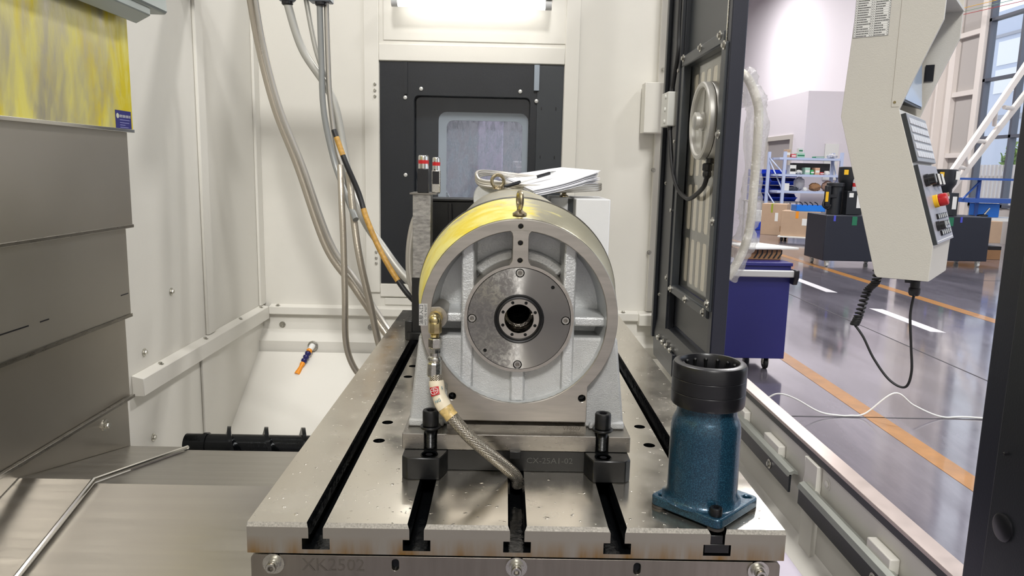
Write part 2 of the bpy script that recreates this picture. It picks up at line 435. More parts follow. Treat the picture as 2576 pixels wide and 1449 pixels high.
def text(body, size, o, ux, uy, m, parent, name='lettering', depth=.0003, align='LEFT', sx=1, label=None):
    c = bpy.data.curves.new(name, 'FONT'); c.body = body; c.size = size; c.extrude = depth; c.align_x = align; c.resolution_u = 2
    t = bpy.data.objects.new(name, c); COL.objects.link(t)
    dg = bpy.context.evaluated_depsgraph_get(); me = bpy.data.meshes.new_from_object(t.evaluated_get(dg))
    bpy.data.objects.remove(t)
    fr = frame(o, ux, uy)
    for v in me.vertices: v.co = fr(v.co.x*sx, v.co.y, v.co.z)
    me.materials.clear(); me.materials.append(m)
    ob = bpy.data.objects.new(name, me); COL.objects.link(ob)
    if parent: put(ob, parent)
    if label: ob['label'] = label
    return ob
def screw(parent, o, axis, r=.006, h=.004, m=None, washer=True, name='screw'):
    b = B(); o = Vector(o); a = Vector(axis).normalized()
    if washer: b.lathe([(r*1.7, 0), (r*1.7, h*.3)], o, a, 14)
    b.lathe([(r*.95, h*.3), (r, h*.4), (r, h), (r*.8, h*1.25)], o, a, 6 if r > .0052 and washer else 14)
    return b.obj(name, m or zinc, parent)
def socket_bolt(name, o, axis, r, h, m, parent, shank=None):
    b = B(); b.lathe([(r*.97, 0), (r, h*.05), (r, h*.9), (r*.92, h), (r*.58, h), (r*.58, h*.99), (r*.55, h*.45)], o, axis, 26, caps=(True, False))
    b.lathe([(r*.56, h*.45), (0.0005, h*.45)], o, axis, 26, caps=(False, False))
    bo = b.obj(name, m, parent)
    q = B(); q.lathe([(r*.62, h*.97), (r*.5, h*.97), (r*.5, h*.5), (0.0004, h*.5)], o, axis, 6, caps=(False, False)); q.obj('hex_socket', black_plastic if m is black_oxide else steel, bo)
    if shank:
        q = B(); pr = []
        n = int(shank/.002)
        for i in range(n): pr += [(r*.66, -i*.002), (r*.6, -i*.002-.001)]
        pr.append((r*.62, -shank)); q.lathe(pr, o, axis, 20); q.obj('thread', m, bo, smooth=20)
    return bo
def eyebolt(parent, o, r, tr, plane, m=gold_zinc, stem=.012, name='eyebolt', baser=.012):
    # plane: direction the ring opening faces
    o = Vector(o); n = Vector(plane).normalized(); side = n.cross(Vector((0, 0, 1))).normalized(); c = o+Vector((0, 0, stem+r))
    pts = [c+side*(r*math.cos(2*PI*i/28-PI/2))+Vector((0, 0, r*math.sin(2*PI*i/28-PI/2))) for i in range(29)]
    b = B(); b.tube(pts, tr, 10, raw=True, caps=False)
    b.lathe([(baser, 0), (baser, .003), (tr*1.3, .007), (tr*1.15, stem+tr)], o, (0, 0, 1), 20)
    return b.obj(name, m, parent)
# ================================================================== SETTING: hall floor
b = B(); b.box(-8, 11.75, -8, 40, -.2, 0)
floor = struct('floor', b, floor_m, 'polished grey workshop floor with painted orange and white lines', 'floor', smooth=0)
def mark(x0, x1, y0, y1, m, name='line'):
    q = B(); q.box(x0, x1, y0, y1, 0, .0016); return q.obj(name, m, floor, smooth=0)
mark(2.19, 2.31, -3, 30, line_orange, 'orange_line'); mark(5.0, 5.15, -3, 30, line_orange, 'orange_line')
for y0 in (1.15, 3.55, 5.93, 8.24, 10.6, 13.0):
    q = B(); q.hexa([(4.06, y0+.02, 0), (4.19, y0-.02, 0), (4.19, y0+1.17, 0), (4.06, y0+1.21, 0), (4.06, y0+.02, .0016), (4.19, y0-.02, .0016), (4.19, y0+1.17, .0016), (4.06, y0+1.21, .0016)]); q.obj('white_dash', line_white, floor, smooth=0)
seam_m = mat('floor_joint', (58, 56, 60), .6)
mark(1.2, 11.4, 3.39, 3.402, seam_m, 'floor_joint'); mark(3.5, 3.512, -2, 30, seam_m, 'floor_joint'); mark(1.2, 11.4, 9.6, 9.612, seam_m, 'floor_joint')
# hall walls
b = B(); b.box(-8, 11.7, -8, 40, 10, 10.2)
struct('ceiling', b, wall_grey, 'high pale grey ceiling over the hall', 'ceiling', smooth=0)
b = B(); b.box(-8, 11.7, -8.3, -8, 0, 10)
struct('wall_behind', b, mat('hall_wall_neutral', (226, 223, 216), .8), 'hall wall behind the viewpoint', 'wall', smooth=0)
b = B(); b.box(-8.3, -8, -8, 40, 0, 10)
struct('wall_hall_left', b, MATS['hall_wall_neutral'], 'hall side wall left of the machine', 'wall', smooth=0)
b = B(); b.box(-8, 11.5, 40, 40.3, 0, 10)
struct('wall_far', b, wall_lilac, 'pale lilac far wall of the hall behind the storage rack', 'wall', smooth=0)
XO, YO, XW_ = 8.743, 21.0, 11.5
b = B(); b.box(XO, XO+.15, YO+.15, 22.0, 0, 3.9); b.box(XO, XO+.15, 22.0, 24.1, 2.63, 3.9); b.box(XO, XO+.15, 24.1, 38, 0, 3.9); b.box(XO, XW_-.01, YO, YO+.15, 0, 3.9)
struct('wall_office', b, wall_lilac, 'low pale partition walls meeting in a corner behind the rack', 'wall', smooth=0)
b = B(); b.box(XO+.03, XO+.08, 22.05, 24.05, 0.0, 2.58)
d3 = struct('door_3', b, mat('grey_door', (164, 158, 158), .5), 'grey steel door in the partition wall beside the rack', 'door', smooth=0)
q = B(); q.box(XO-.04, XO+.02, 21.9, 22.06, 0, 2.7); q.box(XO-.04, XO+.02, 24.04, 24.2, 0, 2.7); q.box(XO-.04, XO+.02, 22.06, 24.04, 2.56, 2.7); q.obj('door_frame', mat('door_frame_grey', (196, 190, 182), .5), d3, smooth=0)
q = B(); q.box(XO-.02, XO+.03, 23.7, 23.78, 1.0, 1.2); q.tube([(XO-.01, 23.74, 1.12), (XO-.06, 23.74, 1.12), (XO-.06, 23.6, 1.12)], .014, 8, raw=True); q.obj('handle', black_plastic, d3)
# window wall of the hall (runs away from the camera on the right)
XW = 11.5
b = B(); b.box(XW, XW+.2, 17.45, 19.5, 0, 10); b.box(XW, XW+.2, -8, 17.45, 0, .8); b.box(XW, XW+.2, -8, 17.45, 9, 10)
q_ = B(); q_.box(XW, XW+.2, 19.5, 40, 0, 10); struct('wall_upper', q_, wall_lilac, 'pale lilac upper side wall of the hall above the partition', 'wall', smooth=0)
ww = struct('wall_window', b, wall_grey, 'grey panelled side wall of the hall around the tall window', 'wall', smooth=0)
for y in (18.62, 17.55, 19.2):
    q = B()
    if y == 18.62: q.box(XW-.12, XW, 18.42, 18.8, 0, 9.9); q.box(XW-.3, XW-.12, 18.75, 18.95, 0, 9.9)
    elif y == 17.55: q.box(XW-.1, XW, 17.35, 17.55, 0, 9.9)
    else: q.box(XW-.55, XW-.02, 18.95, 19.5, 0, 9.9)
    q.obj('column', white_steel, ww, smooth=0)
for z in (2.05, 3.58, 5.02, 6.5): q = B(); q.box(XW-.1, XW, 17.55, 18.42, z-.06, z+.06); q.obj('wall_rail', white_steel, ww, smooth=0)
b = B(); b.box(XW+.04, XW+.06, -8, 17.35, .8, 9)
wi2 = struct('window_2', b, clear_glass, 'tall hall window with dark mullions and daylight behind it', 'window', smooth=0)
for y in [17.3, 16.13]+[14.9-1.3*k for k in range(17)]: q = B(); q.box(XW-.03, XW+.12, y-.04, y+.04, .8, 9); q.obj('mullion', mullion, wi2, smooth=0)
for z in (.85, 2.45, 3.82, 5.22, 6.7): q = B(); q.box(XW-.03, XW+.12, -8, 17.35, z-.035, z+.035); q.obj('transom', mullion, wi2, smooth=0)
# beyond the window
out_g = mat('outdoor_paving', (190, 186, 176), .9); leaf = mat('tree_leaves', (128, 160, 70), .7, var=.4, vs=4)
b = B(); b.box(11.75, 60, -10, 60, -.25, -.02); tag(b.obj('paved_yard', out_g, smooth=0), 'pale paved yard outside the hall window', 'ground')['kind'] = 'structure'
fe = thing('picket_fence', 'white picket fence outside the hall window', 'fence', (16, 22, 0))
for i in range(44): q = B(); q.box(16, 16.05, 18.0+i*.2, 18.11+i*.2, 0, 1.95); q.obj('picket', white_steel, fe, smooth=0)
for z in (.5, 1.5): q = B(); q.box(16.05, 16.1, 17.9, 26.9, z, z+.1); q.obj('rail', white_steel, fe, smooth=0)
def tree(x, y, h, r, lab):
    t = thing('tree', lab, 'tree', (x, y, 0), 'trees outside')
    q = B(); q.tube([(x, y, 0), (x+.1, y, h*.4), (x, y, h*.7)], .1, 8); q.obj('trunk', mat('bark', (96, 78, 60), .9), t)
    q = B(); rnd = random.Random(int(x*10))
    for i in range(420):
        a = rnd.uniform(0, 2*PI); c = rnd.uniform(-1, 1); rr = r*rnd.uniform(.55, 1)
        p = Vector((x+rr*math.cos(a)*math.sqrt(1-c*c), y+rr*math.sin(a)*math.sqrt(1-c*c), h*.75+rr*c*1.1))
        e = Vector((rnd.uniform(-1, 1), rnd.uniform(-1, 1), rnd.uniform(-1, 1))).normalized()*.17; g = e.orthogonal().normalized()*.12
        q.add([p-e, p+g, p+e, p-g], [(0, 1, 2, 3)])
    q.obj('foliage', leaf, t, smooth=0)['kind'] = 'stuff'
tree(19, 26.2, 2.7, .8, 'small round green tree left behind the white fence'); tree(19.3, 24.0, 3.2, .9, 'taller green tree right behind the white fence')
bl = thing('neighbour_building', 'pale blue factory building with tall windows across the yard', 'building', (34, 46, 0))
q = B(); q.box(34, 36, 20, 75, 0, 13); q.obj('wall', mat('pale_blue_cladding', (196, 204, 222), .7), bl, smooth=0)
for k in range(9):
    for z in (7.4, 9.3):
        q = B(); q.box(33.95, 34.0, 30+k*3.2, 32.4+k*3.2, z, z+1.6); q.obj('window', mat('pale_pane', (238, 240, 246), .2), bl, smooth=0)
q = B(); q.box(33.9, 34, 20, 75, 5.6, 5.9); q.box(33.9, 34, 20, 75, 11.2, 11.4); q.obj('cladding_band', mat('band_grey', (170, 172, 182), .7), bl, smooth=0)

# ================================================================== MACHINE ENCLOSURE
XL, YB = -1.069, 2.3
b = B(); b.box(XL-.04, XL, .3, YB+.04, .2, 2.6)
wl = struct('wall_left', b, cream, 'cream painted left sheet metal wall inside the machine', 'wall', smooth=0)
q = B(); q.prism([(XL, .78), (XL+.034, .78), (XL+.034, .832), (XL, .84)], 1.16, YB-.03, 'y'); q.obj('ledge', cream, wl, bevel=.002)
q = B(); q.box(XL, XL+.012, 1.68, 1.74, .84, 2.5); q.obj('vertical_strip', cream, wl, bevel=.003)
q = B(); q.box(XL, XL+.008, 1.62, 1.72, .3, .78); q.obj('vertical_strip', cream, wl, bevel=.003)
q = B(); q.box(XL, XL+.012, 2.24, YB, .84, 2.5); q.obj('vertical_strip', cream, wl, bevel=.003)
for y, z in ((1.43, 1.037), (1.239, .889), (1.263, .62)): screw(wl, (XL, y, z), (1, 0, 0), .007, .008)
for y in (1.305, 1.639, 1.978, 2.22): screw(wl, (XL+.014, y, .835), (0, 0, 1), .006, .006)
# back wall with opening for the black window panel
b = B(); b.prism([(XL, .2), (.66, .2), (.66, 2.6), (XL, 2.6)], YB, YB+.05, 'y', holes=[[(-.556, .94), (.21, .94), (.21, 1.871), (-.556, 1.871)]])
wb = struct('wall_back', b, cream, 'cream painted back wall inside the machine around the black window panel', 'wall', smooth=0)
for (x0, x1, z0, z1, d) in ((-.62, -.558, .9, 2.5, .012), (.212, .272, .9, 2.5, .012), (-.558, .212, 1.873, 1.94, .012), (-.558, .26, .882, .938, .012), (-.54, .24, 1.955, 2.5, .004), (-.54, .22, .845, .876, .006)):
    q = B(); q.box(x0, x1, YB-d, YB, z0, z1); q.obj('raised_panel', cream, wb, bevel=.003)
q = B(); q.box(.60, .645, YB-.02, YB, .84, 2.5); q.obj('vertical_strip', cream, wb, bevel=.003)
q = B(); q.prism([(YB, .84), (YB-.034, .832), (YB-.034, .80), (YB, .79)], XL+.034, .57, 'x'); q.prism([(YB, .84), (YB-.06, .832), (YB-.06, .785), (YB, .78)], .565, .66, 'x'); q.obj('ledge', cream, wb, bevel=.002)
q = B(); q.prism([(YB, .80), (YB-.006, .80), (YB-.012, .73), (YB-.07, .69), (YB-.07, .63), (YB-.02, .62), (YB, .62)], XL, .66, 'x'); q.obj('hood', cream, wb, smooth=20)
for x in (-1.0, .5): screw(wb, (x, YB-.02, .835), (0, 0, 1), .006, .006)
for x, z in ((-.985, .75), (-.6, .745), (.47, .73)): screw(wb, (x, YB-.012, z), (0, -1, 0), .008, .007)
for x, z in ((.62, 1.86), (.60, 1.45), (.60, 1.1)): screw(wb, (x, YB-.02, z), (0, -1, 0), .006, .006)
for z in (1.777, 1.752, 1.728, 1.077, 1.051, 1.028): screw(wb, (-.574, YB-.012, z), (0, -1, 0), .006, .005, washer=False)
q = B(); q.box(.535, .64, YB-.10, YB-.02, 1.60, 1.80); q.obj('cover_box', cream, wb, bevel=.002)
# chute and trough floor below the hood
b = B(); b.prism([(YB-.08, .645), (YB-.08, .625), (1.3, .02), (1.3, .06)], XL, .66, 'x'); b.box(XL, .66, .3, 1.32, .02, .06)
struct('trough', b, cream, 'sloped cream chip chute under the hood of the back wall', 'chute', smooth=0)
# black window panel
b = B(); b.prism([(-.556, .94), (.21, .94), (.21, 1.871), (-.556, 1.871)], YB-.004, YB+.03, 'y', holes=[rrect(-.412, .072, 1.0, 1.736, .02)])
w1 = struct('window_1', b, black_paint, 'black framed inspection window in the machine back wall', 'window', smooth=0, bevel=.002)
q = B(); q.box(.10, .208, YB-.012, YB-.003, .945, 1.865); q.obj('side_panel', dark_grey, w1, bevel=.002)
q = B(); q.box(.086, .108, YB-.02, YB-.003, 1.765, 1.868); q.obj('bright_strip', mat('strip_grey', (150, 160, 170), .4, .3), w1, bevel=.001)
q = B(); q.box(-.452, -.44, YB-.012, YB-.003, 1.74, 1.868); q.obj('panel_fold', black_paint, w1)
for z in (1.7, 1.5, 1.3): q = B(); q.box(.118, .122, YB-.014, YB-.011, z-.012, z); q.box(.178, .182, YB-.014, YB-.011, z-.012, z); q.obj('slot', black_plastic, w1)
for x, z in ((-.383, 1.763), (.03, 1.761)): screw(w1, (x, YB-.004, z), (0, -1, 0), .008, .004, washer=False, m=mat('cap_screw', (200, 200, 196), .4, .4))
for x, z in ((-.449, 1.726), (.098, 1.723), (-.448, 1.407)): screw(w1, (x, YB-(.012 if x > 0 else .004), z), (0, -1, 0), .008, .004, washer=False, m=MATS['cap_screw'])
q = B(); q.box(-.43, .09, YB+.032, YB+.038, .98, 1.75); q.obj('pane', m_glass('tinted_pane', tint=(.86, .89, .92)), w1, smooth=0)
q = B(); q.prism([(-.7, .8), (.4, .8), (.4, 2.1), (-.7, 2.1)], YB+.12, YB+.14, 'y', holes=[rrect(-.305, .055, 1.0, 1.665, .03)]); q.obj('outer_panel', mat('outer_panel_black', (26, 28, 32), .5), w1, smooth=0)
q = B(); q.prism(rrect(-.32, .07, .98, 1.68, .035), YB+.108, YB+.119, 'y', holes=[rrect(-.285, .045, 1.02, 1.645, .03)]); q.obj('outer_window_frame', white_paint, w1, smooth=0)
q = B(); q.box(-.31, .06, YB+.158, YB+.163, 1.0, 1.67); q.obj('wet_pane', wet_glass, w1, smooth=0)
# what stands behind that window: an aisle with a pillar and a cabinet
b = B(); b.box(-.25, -.05, 5.0, 5.2, 0, 3.2); tag(b.obj('lilac_pillar', mat('lilac_paint', (190, 178, 196), .6), bevel=.01), 'lilac painted pillar seen through the inspection window', 'pillar')
ca = thing('grey_cabinet', 'pale grey control cabinet seen through the inspection window', 'cabinet', (.25, 4.6, 0))
q = B(); q.box(.02, .42, 4.4, 4.9, 0, 1.5); q.obj('body', mat('cabinet_pink_grey', (206, 196, 200), .5), ca, bevel=.01)
q = B(); q.box(.04, .40, 4.385, 4.4, .06, 1.46); q.obj('door', MATS['cabinet_pink_grey'], ca, bevel=.004)
q = B(); q.box(.33, .37, 4.37, 4.385, 1.3, 1.38); q.obj('handle', black_plastic, ca)
b = B(); b.tube([(-.62, 3.4, 1.75), (-.2, 3.4, 1.0)], .012, 8, raw=True); b.cyl((-.2, 3.4, 0), (-.2, 3.4, 1.0), .02, n=10); b.box(-.3, -.1, 3.3, 3.5, 0, .03)
tag(b.obj('support_arm', zinc), 'slanted grey support arm behind the inspection window', 'arm')

# right hand trough wall, sill
XS = .655
b = B(); b.box(XS, XS+.025, -.6, 2.35, .3, .858)
b.prism([(XS, .64), (XS, .625), (.36, .40), (.36, .415)], -.6, 2.3, 'y')
wr = struct('wall_right', b, cream, 'cream trough wall right of the machine table below the steel sill', 'wall', smooth=0)
q = B(); q.tube([(XS-.002, -.2, .631), (XS-.002, 1.9, .631)], .004, 8, raw=True); q.obj('weld_bead', cream, wr)
q = B(); q.box(XS-.012, XS, .602, .662, .40, .835); q.tube([(XS-.008, .664, .40), (XS-.008, .664, .60), (XS-.008, .664, .835)], lambda t: .004+.0012*math.sin(t*40), 8, k=16); q.obj('stiffener', cream, wr, bevel=.002)
for (y0, y1) in ((.80, .90), (1.05, 1.15), (.29, .37), (.0, .08)):
    q = B(); q.box(XS-.018, XS, y0, y1, .775, .803); q.obj('gusset', cream, wr, bevel=.002)
for y, z in ((.575, .81), (.55, .60)): screw(wr, (XS, y, z), (-1, 0, 0), .008, .003, m=cream)
b = B(); b.box(.648, .684, -.6, 1.26, .853, .861)
sl = struct('trim_1', b, mat('brushed_sill', (206, 192, 186), .45, .55, rvar=.06, vs=14), 'brushed steel door sill along the right of the machine', 'sill', bevel=.001)
q = B(); q.box(.6495, .6545, -.6, 1.26, .838, .853); q.obj('black_edge', black_paint, sl, smooth=0)
def bar(name, y0, y1, lab, sy):
    t = thing(name, lab, 'rail', (.63, y0, .73), 'guide rails')
    q = B(); q.prism([(y0, .735), (y1, .735) if y1 < 1 else (y1, .735), (y1, .776), (y0, .776)], .626, .631, 'x'); q.obj('plate', black_paint, t, smooth=0)
    q = B(); q.prism([(.622, .772), (.626, .782), (.636, .786), (.646, .782), (.646, .776), (.636, .779), (.630, .774)], y0-(.02 if sy else 0), y1, 'y'); q.obj('rolled_edge', galv, t)
    screw(t, (.626, (y0+.12) if not sy else y1-.33, .752), (-1, 0, 0), .007, .005)
    return t
bar('guide_rail', .70, 1.9, 'galvanised guide rail further along the trough, beside the blue housing', 0)
bar('guide_rail', -.5, .645, 'galvanised guide rail nearest the camera in the right trough', 1)

# ---------------------------------------------------------------- sliding door leaf (far) = door_1
b = B(); b.box(.60, .645, 1.285, 1.325, .70, 2.5)
d1 = struct('door_1', b, navy_black, 'black sliding machine door with mesh window and round rotating screen', 'door', bevel=.004)
def dp(name, m, *boxes, bevel=.002, parent=None):
    q = B()
    for bx in boxes: q.box(*bx)
    return q.obj(name, m, parent or d1, bevel=bevel)
dp('far_stile', black_paint, (.60, .64, 1.84, 2.09, .72, 2.5))
dp('far_flange', black_paint, (.585, .60, 2.06, 2.09, .78, 2.5), (.588, .60, 1.842, 1.865, .86, 2.5))
dp('upper_panel', dark_grey, (.615, .625, 1.325, 1.842, 1.84, 2.5))
dp('bright_edge', zinc, (.597, .60, 1.318, 1.326, 1.45, 2.5), bevel=.001)
dp('upper_crossbar', dark_grey, (.593, .625, 1.327, 1.842, 1.808, 1.848), bevel=.006)
dp('lower_crossbar', dark_grey, (.593, .625, 1.327, 1.842, 1.002, 1.034), bevel=.006)
dp('side_bar', dark_grey, (.593, .62, 1.80, 1.842, 1.03, 1.81)); dp('side_bar', dark_grey, (.593, .62, 1.30, 1.345, 1.03, 1.81))
dp('lower_panel', black_paint, (.618, .628, 1.325, 1.842, .88, 1.005))
dp('divider', black_paint, (.595, .618, 1.835, 1.845, .86, 1.0))
q = B(); q.prism([(.60, .70), (.645, .70), (.645, .88), (.60, .86), (.592, .80)], 1.325, 2.08, 'y'); q.obj('bottom_rail', black_paint, d1, smooth=20)
dp('pane', mesh_glass, (.622, .625, 1.325, 1.842, 1.03, 1.81), bevel=0)
# perforated guard behind the glass
ys = [1.345+i*.076 for i in range(7)]
holes = []
for r in range(4):
    z0 = 1.055+r*.188
    for yy in ys[:6]: holes.append(rrect(yy+.008, yy+.066, z0, z0+.158, .012, 3))
q = B(); q.prism([(1.325, 1.03), (1.842, 1.03), (1.842, 1.815), (1.325, 1.815)], .63, .634, 'x', holes=holes); q.obj('guard_grid', mat('guard_grey', (150, 148, 142), .45, .6), d1, smooth=0)
dp('back_sheet', backing_m, (.6345, .638, 1.325, 1.842, 1.03, 1.815), bevel=0)
for y, z in ((1.368, 1.838), (1.586, 1.838), (1.812, 1.838), (1.861, 1.802), (1.861, 1.553), (1.32, 1.803), (1.32, 1.553), (1.855, 1.304), (1.32, 1.30), (1.875, 1.05), (1.812, 1.018), (1.588, 1.018), (1.32, 1.052), (1.358, 1.018)):
    screw(d1, (.593, y, z), (-1, 0, 0), .008, .007, name='cross_screw')
for y, z in ((2.02, 1.40), (2.03, .96)): screw(d1, (.60, y, z), (-1, 0, 0), .005, .004)
# rotating clear-view screen
SY = 1.50
q = B(); q.lathe([(.120, 0), (.122, .004), (.122, .026), (.114, .03)], (.604, SY, 1.602), (1, 0, 0), 48); sp = q.obj('screen_housing', mat('aluminium_cast', (206, 204, 198), .38, .7), d1)
q = B(); q.lathe([(.117, .0), (.120, -.002), (.120, -.020), (.117, -.024), (.107, -.024), (.103, -.019), (.103, -.006)], (.603, SY, 1.602), (1, 0, 0), 48, caps=(False, False)); q.obj('rim', MATS['aluminium_cast'], sp)
q = B(); q.lathe([(.105, 0), (.105, .003)], (.595, SY, 1.602), (1, 0, 0), 40); q.obj('disc', mat('screen_disc', (192, 190, 182), .22, .15), sp)
q = B(); q.lathe([(.030, 0), (.030, -.008), (.022, -.010), (.022, -.018), (.027, -.02), (.027, -.032), (.02, -.035)], (.598, SY, 1.602), (1, 0, 0), 28); q.obj('hub', MATS['aluminium_cast'], sp)
q = B(); q.box(.591, .5945, SY-.004, SY+.004, 1.632, 1.70); q.obj('spoke', MATS['aluminium_cast'], sp); q = B(); q.box(.591, .5945, SY-.004, SY+.004, 1.50, 1.57); q.obj('spoke', MATS['aluminium_cast'], sp)
GY = 1.47
q = B(); q.cyl((.615, GY, 1.495), (.615, GY, 1.47), .012); q.lathe([(.012, 0), (.016, -.004), (.016, -.022), (.012, -.026), (.014, -.03), (.014, -.04), (.008, -.048)], (.608, GY, 1.472), (0, 0, 1), 16); q.obj('gland', black_plastic, d1)
q = B(); q.tube([(.608, GY, 1.43), (.606, GY+.03, 1.395), (.602, 1.62, 1.358), (.60, 1.70, 1.357), (.592, 1.80, 1.39), (.588, 1.88, 1.47), (.583, 1.925, 1.60)], .0075, 10); q.obj('cable', rubber, d1)
q = B(); q.tube([(.583, 1.92, 1.74), (.585, 1.90, 1.80), (.585, 1.87, 1.87), (.587, 1.885, 2.0), (.587, 1.885, 2.5)], .0075, 10); q.obj('cable', rubber, d1)
q = B(); q.prism(rrect(1.905, 2.02, 1.61, 1.735, .006), .566, .60, 'x'); jb = q.obj('junction_box', mat('plastic_box', (216, 216, 210), .3), d1, bevel=.003)
for z in (1.628, 1.672, 1.718): q = B(); q.lathe([(.009, 0), (.009, -.003), (.006, -.006)], (.567, 1.945, z), (1, 0, 0), 14); q.obj('screw', MATS['plastic_box'], jb)
q = B(); q.lathe([(.009, 0), (.009, .012), (.007, .02)], (.583, 1.92, 1.735), (0, 0, 1), 14); q.lathe([(.009, 0), (.009, .012), (.007, .02)], (.583, 1.925, 1.61), (0, 0, -1), 14); q.obj('gland', black_plastic, jb)
q = B(); q.box(.586, .596, 1.70, 1.97, .755, .80); q.box(.582, .60, 1.68, 1.72, .72, .80); q.obj('roller_bracket', black_paint, d1, bevel=.002)
for y in (1.94, 1.86, 1.80, 1.73): screw(d1, (.586, y, .805), (-1, 0, .4), .007, .008)
# wrapped outside handle
hp = [(.642, 1.33, 1.735), (.672, 1.33, 1.71), (.70, 1.33, 1.655), (.711, 1.33, 1.59), (.711, 1.33, 1.39), (.707, 1.33, 1.28), (.688, 1.33, 1.20), (.652, 1.33, 1.13)]
q = B(); q.tube(hp, .013, 14); q.obj('handle', mat('wrapped_handle', (226, 222, 208), .35, .3), d1)
q = B(); P = spline(hp, 10); vs = []; fs = []; rnd = random.Random(3); nr = 16
for i, p in enumerate(P[6:], 0):
    T = (P[min(i+7, len(P)-1)]-P[i+5]).normalized(); e1 = Vector((0, 1, 0)); e2 = T.cross(e1)
    for j in range(nr):
        a = 2*PI*j/nr; rr = .029+.008*noise.noise(Vector((i*.45, j*1.3, 2)))+.004*math.sin(i*.55)+rnd.uniform(-.003, .003)
        vs.append(p+e1*rr*math.cos(a)+e2*rr*1.05*math.sin(a)+Vector((-.006, 0, 0)))
m_ = len(P)-6
for i in range(m_-1):
    for j in range(nr): k = (j+1) % nr; fs.append((i*nr+j, i*nr+k, (i+1)*nr+k, (i+1)*nr+j))
q.add(vs, fs); q.obj('bubble_wrap', wrap_m, d1, smooth=60)
# near door leaf at the right edge = door_2
b = B(); b.box(.645, .70, -.5, .122, .74, 2.6)
d2 = struct('door_2', b, navy_black, 'dark edge of the near sliding door leaf at right', 'door', bevel=.003)
q = B(); q.box(.639, .646, -.45, .075, .76, 2.6); q.obj('folded_panel', black_paint, d2, bevel=.002)
q = B(); q.lathe([(.0185, 0), (.0185, .002), (.016, .003)], (.639, .045, .988), (-1, 0, 0), 28); q.obj('blanking_plug', black_plastic, d2)
q = B(); q.lathe([(.002, 0), (.0022, .005), (.001, .006)], (.639, .055, 1.086), (-1, 0, 0), 10); q.obj('rivet', black_plastic, d2)

# ---------------------------------------------------------------- lamps of the machine
def tubelamp(name, lab, x0, x1, y, z, m):
    t = thing(name, lab, 'lamp', ((x0+x1)/2, y, z))
    q = B(); q.box(x0-.03, x1+.03, y-.03, y+.05, z+.015, z+.045); q.obj('housing', zinc, t, bevel=.004)
    q = B(); q.cyl((x0, y, z), (x1, y, z), .02, n=20); q.obj('tube', m, t)
    q = B(); q.cyl((x0-.025, y, z), (x0, y, z), .021); q.obj('end_cap', white_paint, t); q = B(); q.cyl((x1, y, z), (x1+.025, y, z), .021); q.obj('end_cap', white_paint, t)
    q = B(); q.box(x0+.02, x0+.05, y, YB-.004, z+.045, z+.06); q.box(x1-.05, x1-.02, y, YB-.004, z+.045, z+.06); q.obj('bracket', zinc, t)
tubelamp('tube_lamp', 'bright white tube lamp above the black inspection window', -.465, .12, 2.2, 2.088, led)
t = thing('work_lamp', 'grey work lamp housing mounted above the greased steel cover', 'lamp', (-.793, .5, 1.75))
q = B(); q.prism([(-.775, 1.712), (-.745, 1.728), (-.745, 1.80), (-.793, 1.80), (-.793, 1.75)], -.4, .70, 'y'); q.obj('housing', mat('lamp_grey', (150, 158, 156), .35, .5), t, bevel=.002)
q = B(); q.prism([(-.792, 1.744), (-.778, 1.713), (-.776, 1.716), (-.790, 1.747)], -.35, .40, 'y'); q.obj('diffuser', led2, t, smooth=0)
q = B(); q.prism([(-.793, 1.742), (-.742, 1.742), (-.738, 1.748), (-.742, 1.82), (-.793, 1.82)], .60, .762, 'y'); q.obj('end_bracket', MATS['lamp_grey'], t, bevel=.003)
screw(t, (-.742, .72, 1.775), (1, 0, 0), .007, .006)
# support arm of the lamp back to the column (out of frame above)
q = B(); q.box(-1.069, -.79, .62, .66, 1.80, 1.83); q.obj('arm', MATS['lamp_grey'], t)

# ---------------------------------------------------------------- telescopic column cover at left
tc = thing('telescopic_cover', 'stacked steel way cover plates at left with yellow grease on top plate', 'way cover', (-.85, .2, .82))
spec = [('greased_plate', 1.496, 2.2, .704, 0.004, grease_plate), ('cover_plate', 1.301, 1.51, .694, -.004, None), ('cover_plate', 1.113, 1.315, .681, -.012, None), ('cover_plate', .938, 1.127, .671, -.020, None)]
cov = [mat('cover_steel_a', (186, 181, 172), .42, 1, var=.03, vs=3, rvar=.03, bmp=.1, bs=120), mat('cover_steel_b', (190, 186, 178), .4, 1, var=.04, vs=3, rvar=.03), mat('cover_steel_c', (188, 183, 174), .36, 1, var=.04, vs=3, rvar=.03)]
for i, (nm, z0, z1, ye, dx, m) in enumerate(spec):
    q = B(); q.box(-.83, -.8+dx, -.8, ye, z0+.004, z1); pl = q.obj(nm, m or cov[i-1], tc, smooth=0)
    q = B(); q.box(-.81, -.799+dx+.001, -.8, ye+.003, z0, z0+.007); q.obj('folded_lip', chrome if i == 0 else steel, pl, bevel=.001)
    if i == 2:
        for y0, y1 in ((.12, .20), (.255, .35), (.38, .405), (.645, .675)): q2 = B(); q2.box(-.8+dx-.001, -.7996+dx, y0, y1, z0+.05, z0+.0525); q2.obj('scratch', black_plastic, pl, smooth=0)
q = B(); q.prism([(-.8, .95), (.668, .95), (.668, .818), (.311, .904), (-.8, .604)], -.83, -.824, 'x'); ap = q.obj('apron', cov[2], tc, smooth=0)
screw(ap, (-.824, .575, .91), (1, 0, 0), .007, .008)
q = B(); q.tube([(-.824, -.7, .634), (-.824, .311, .909), (-.824, .664, .824)], .004, 8, raw=True); q.obj('edge_seal', steel, ap)
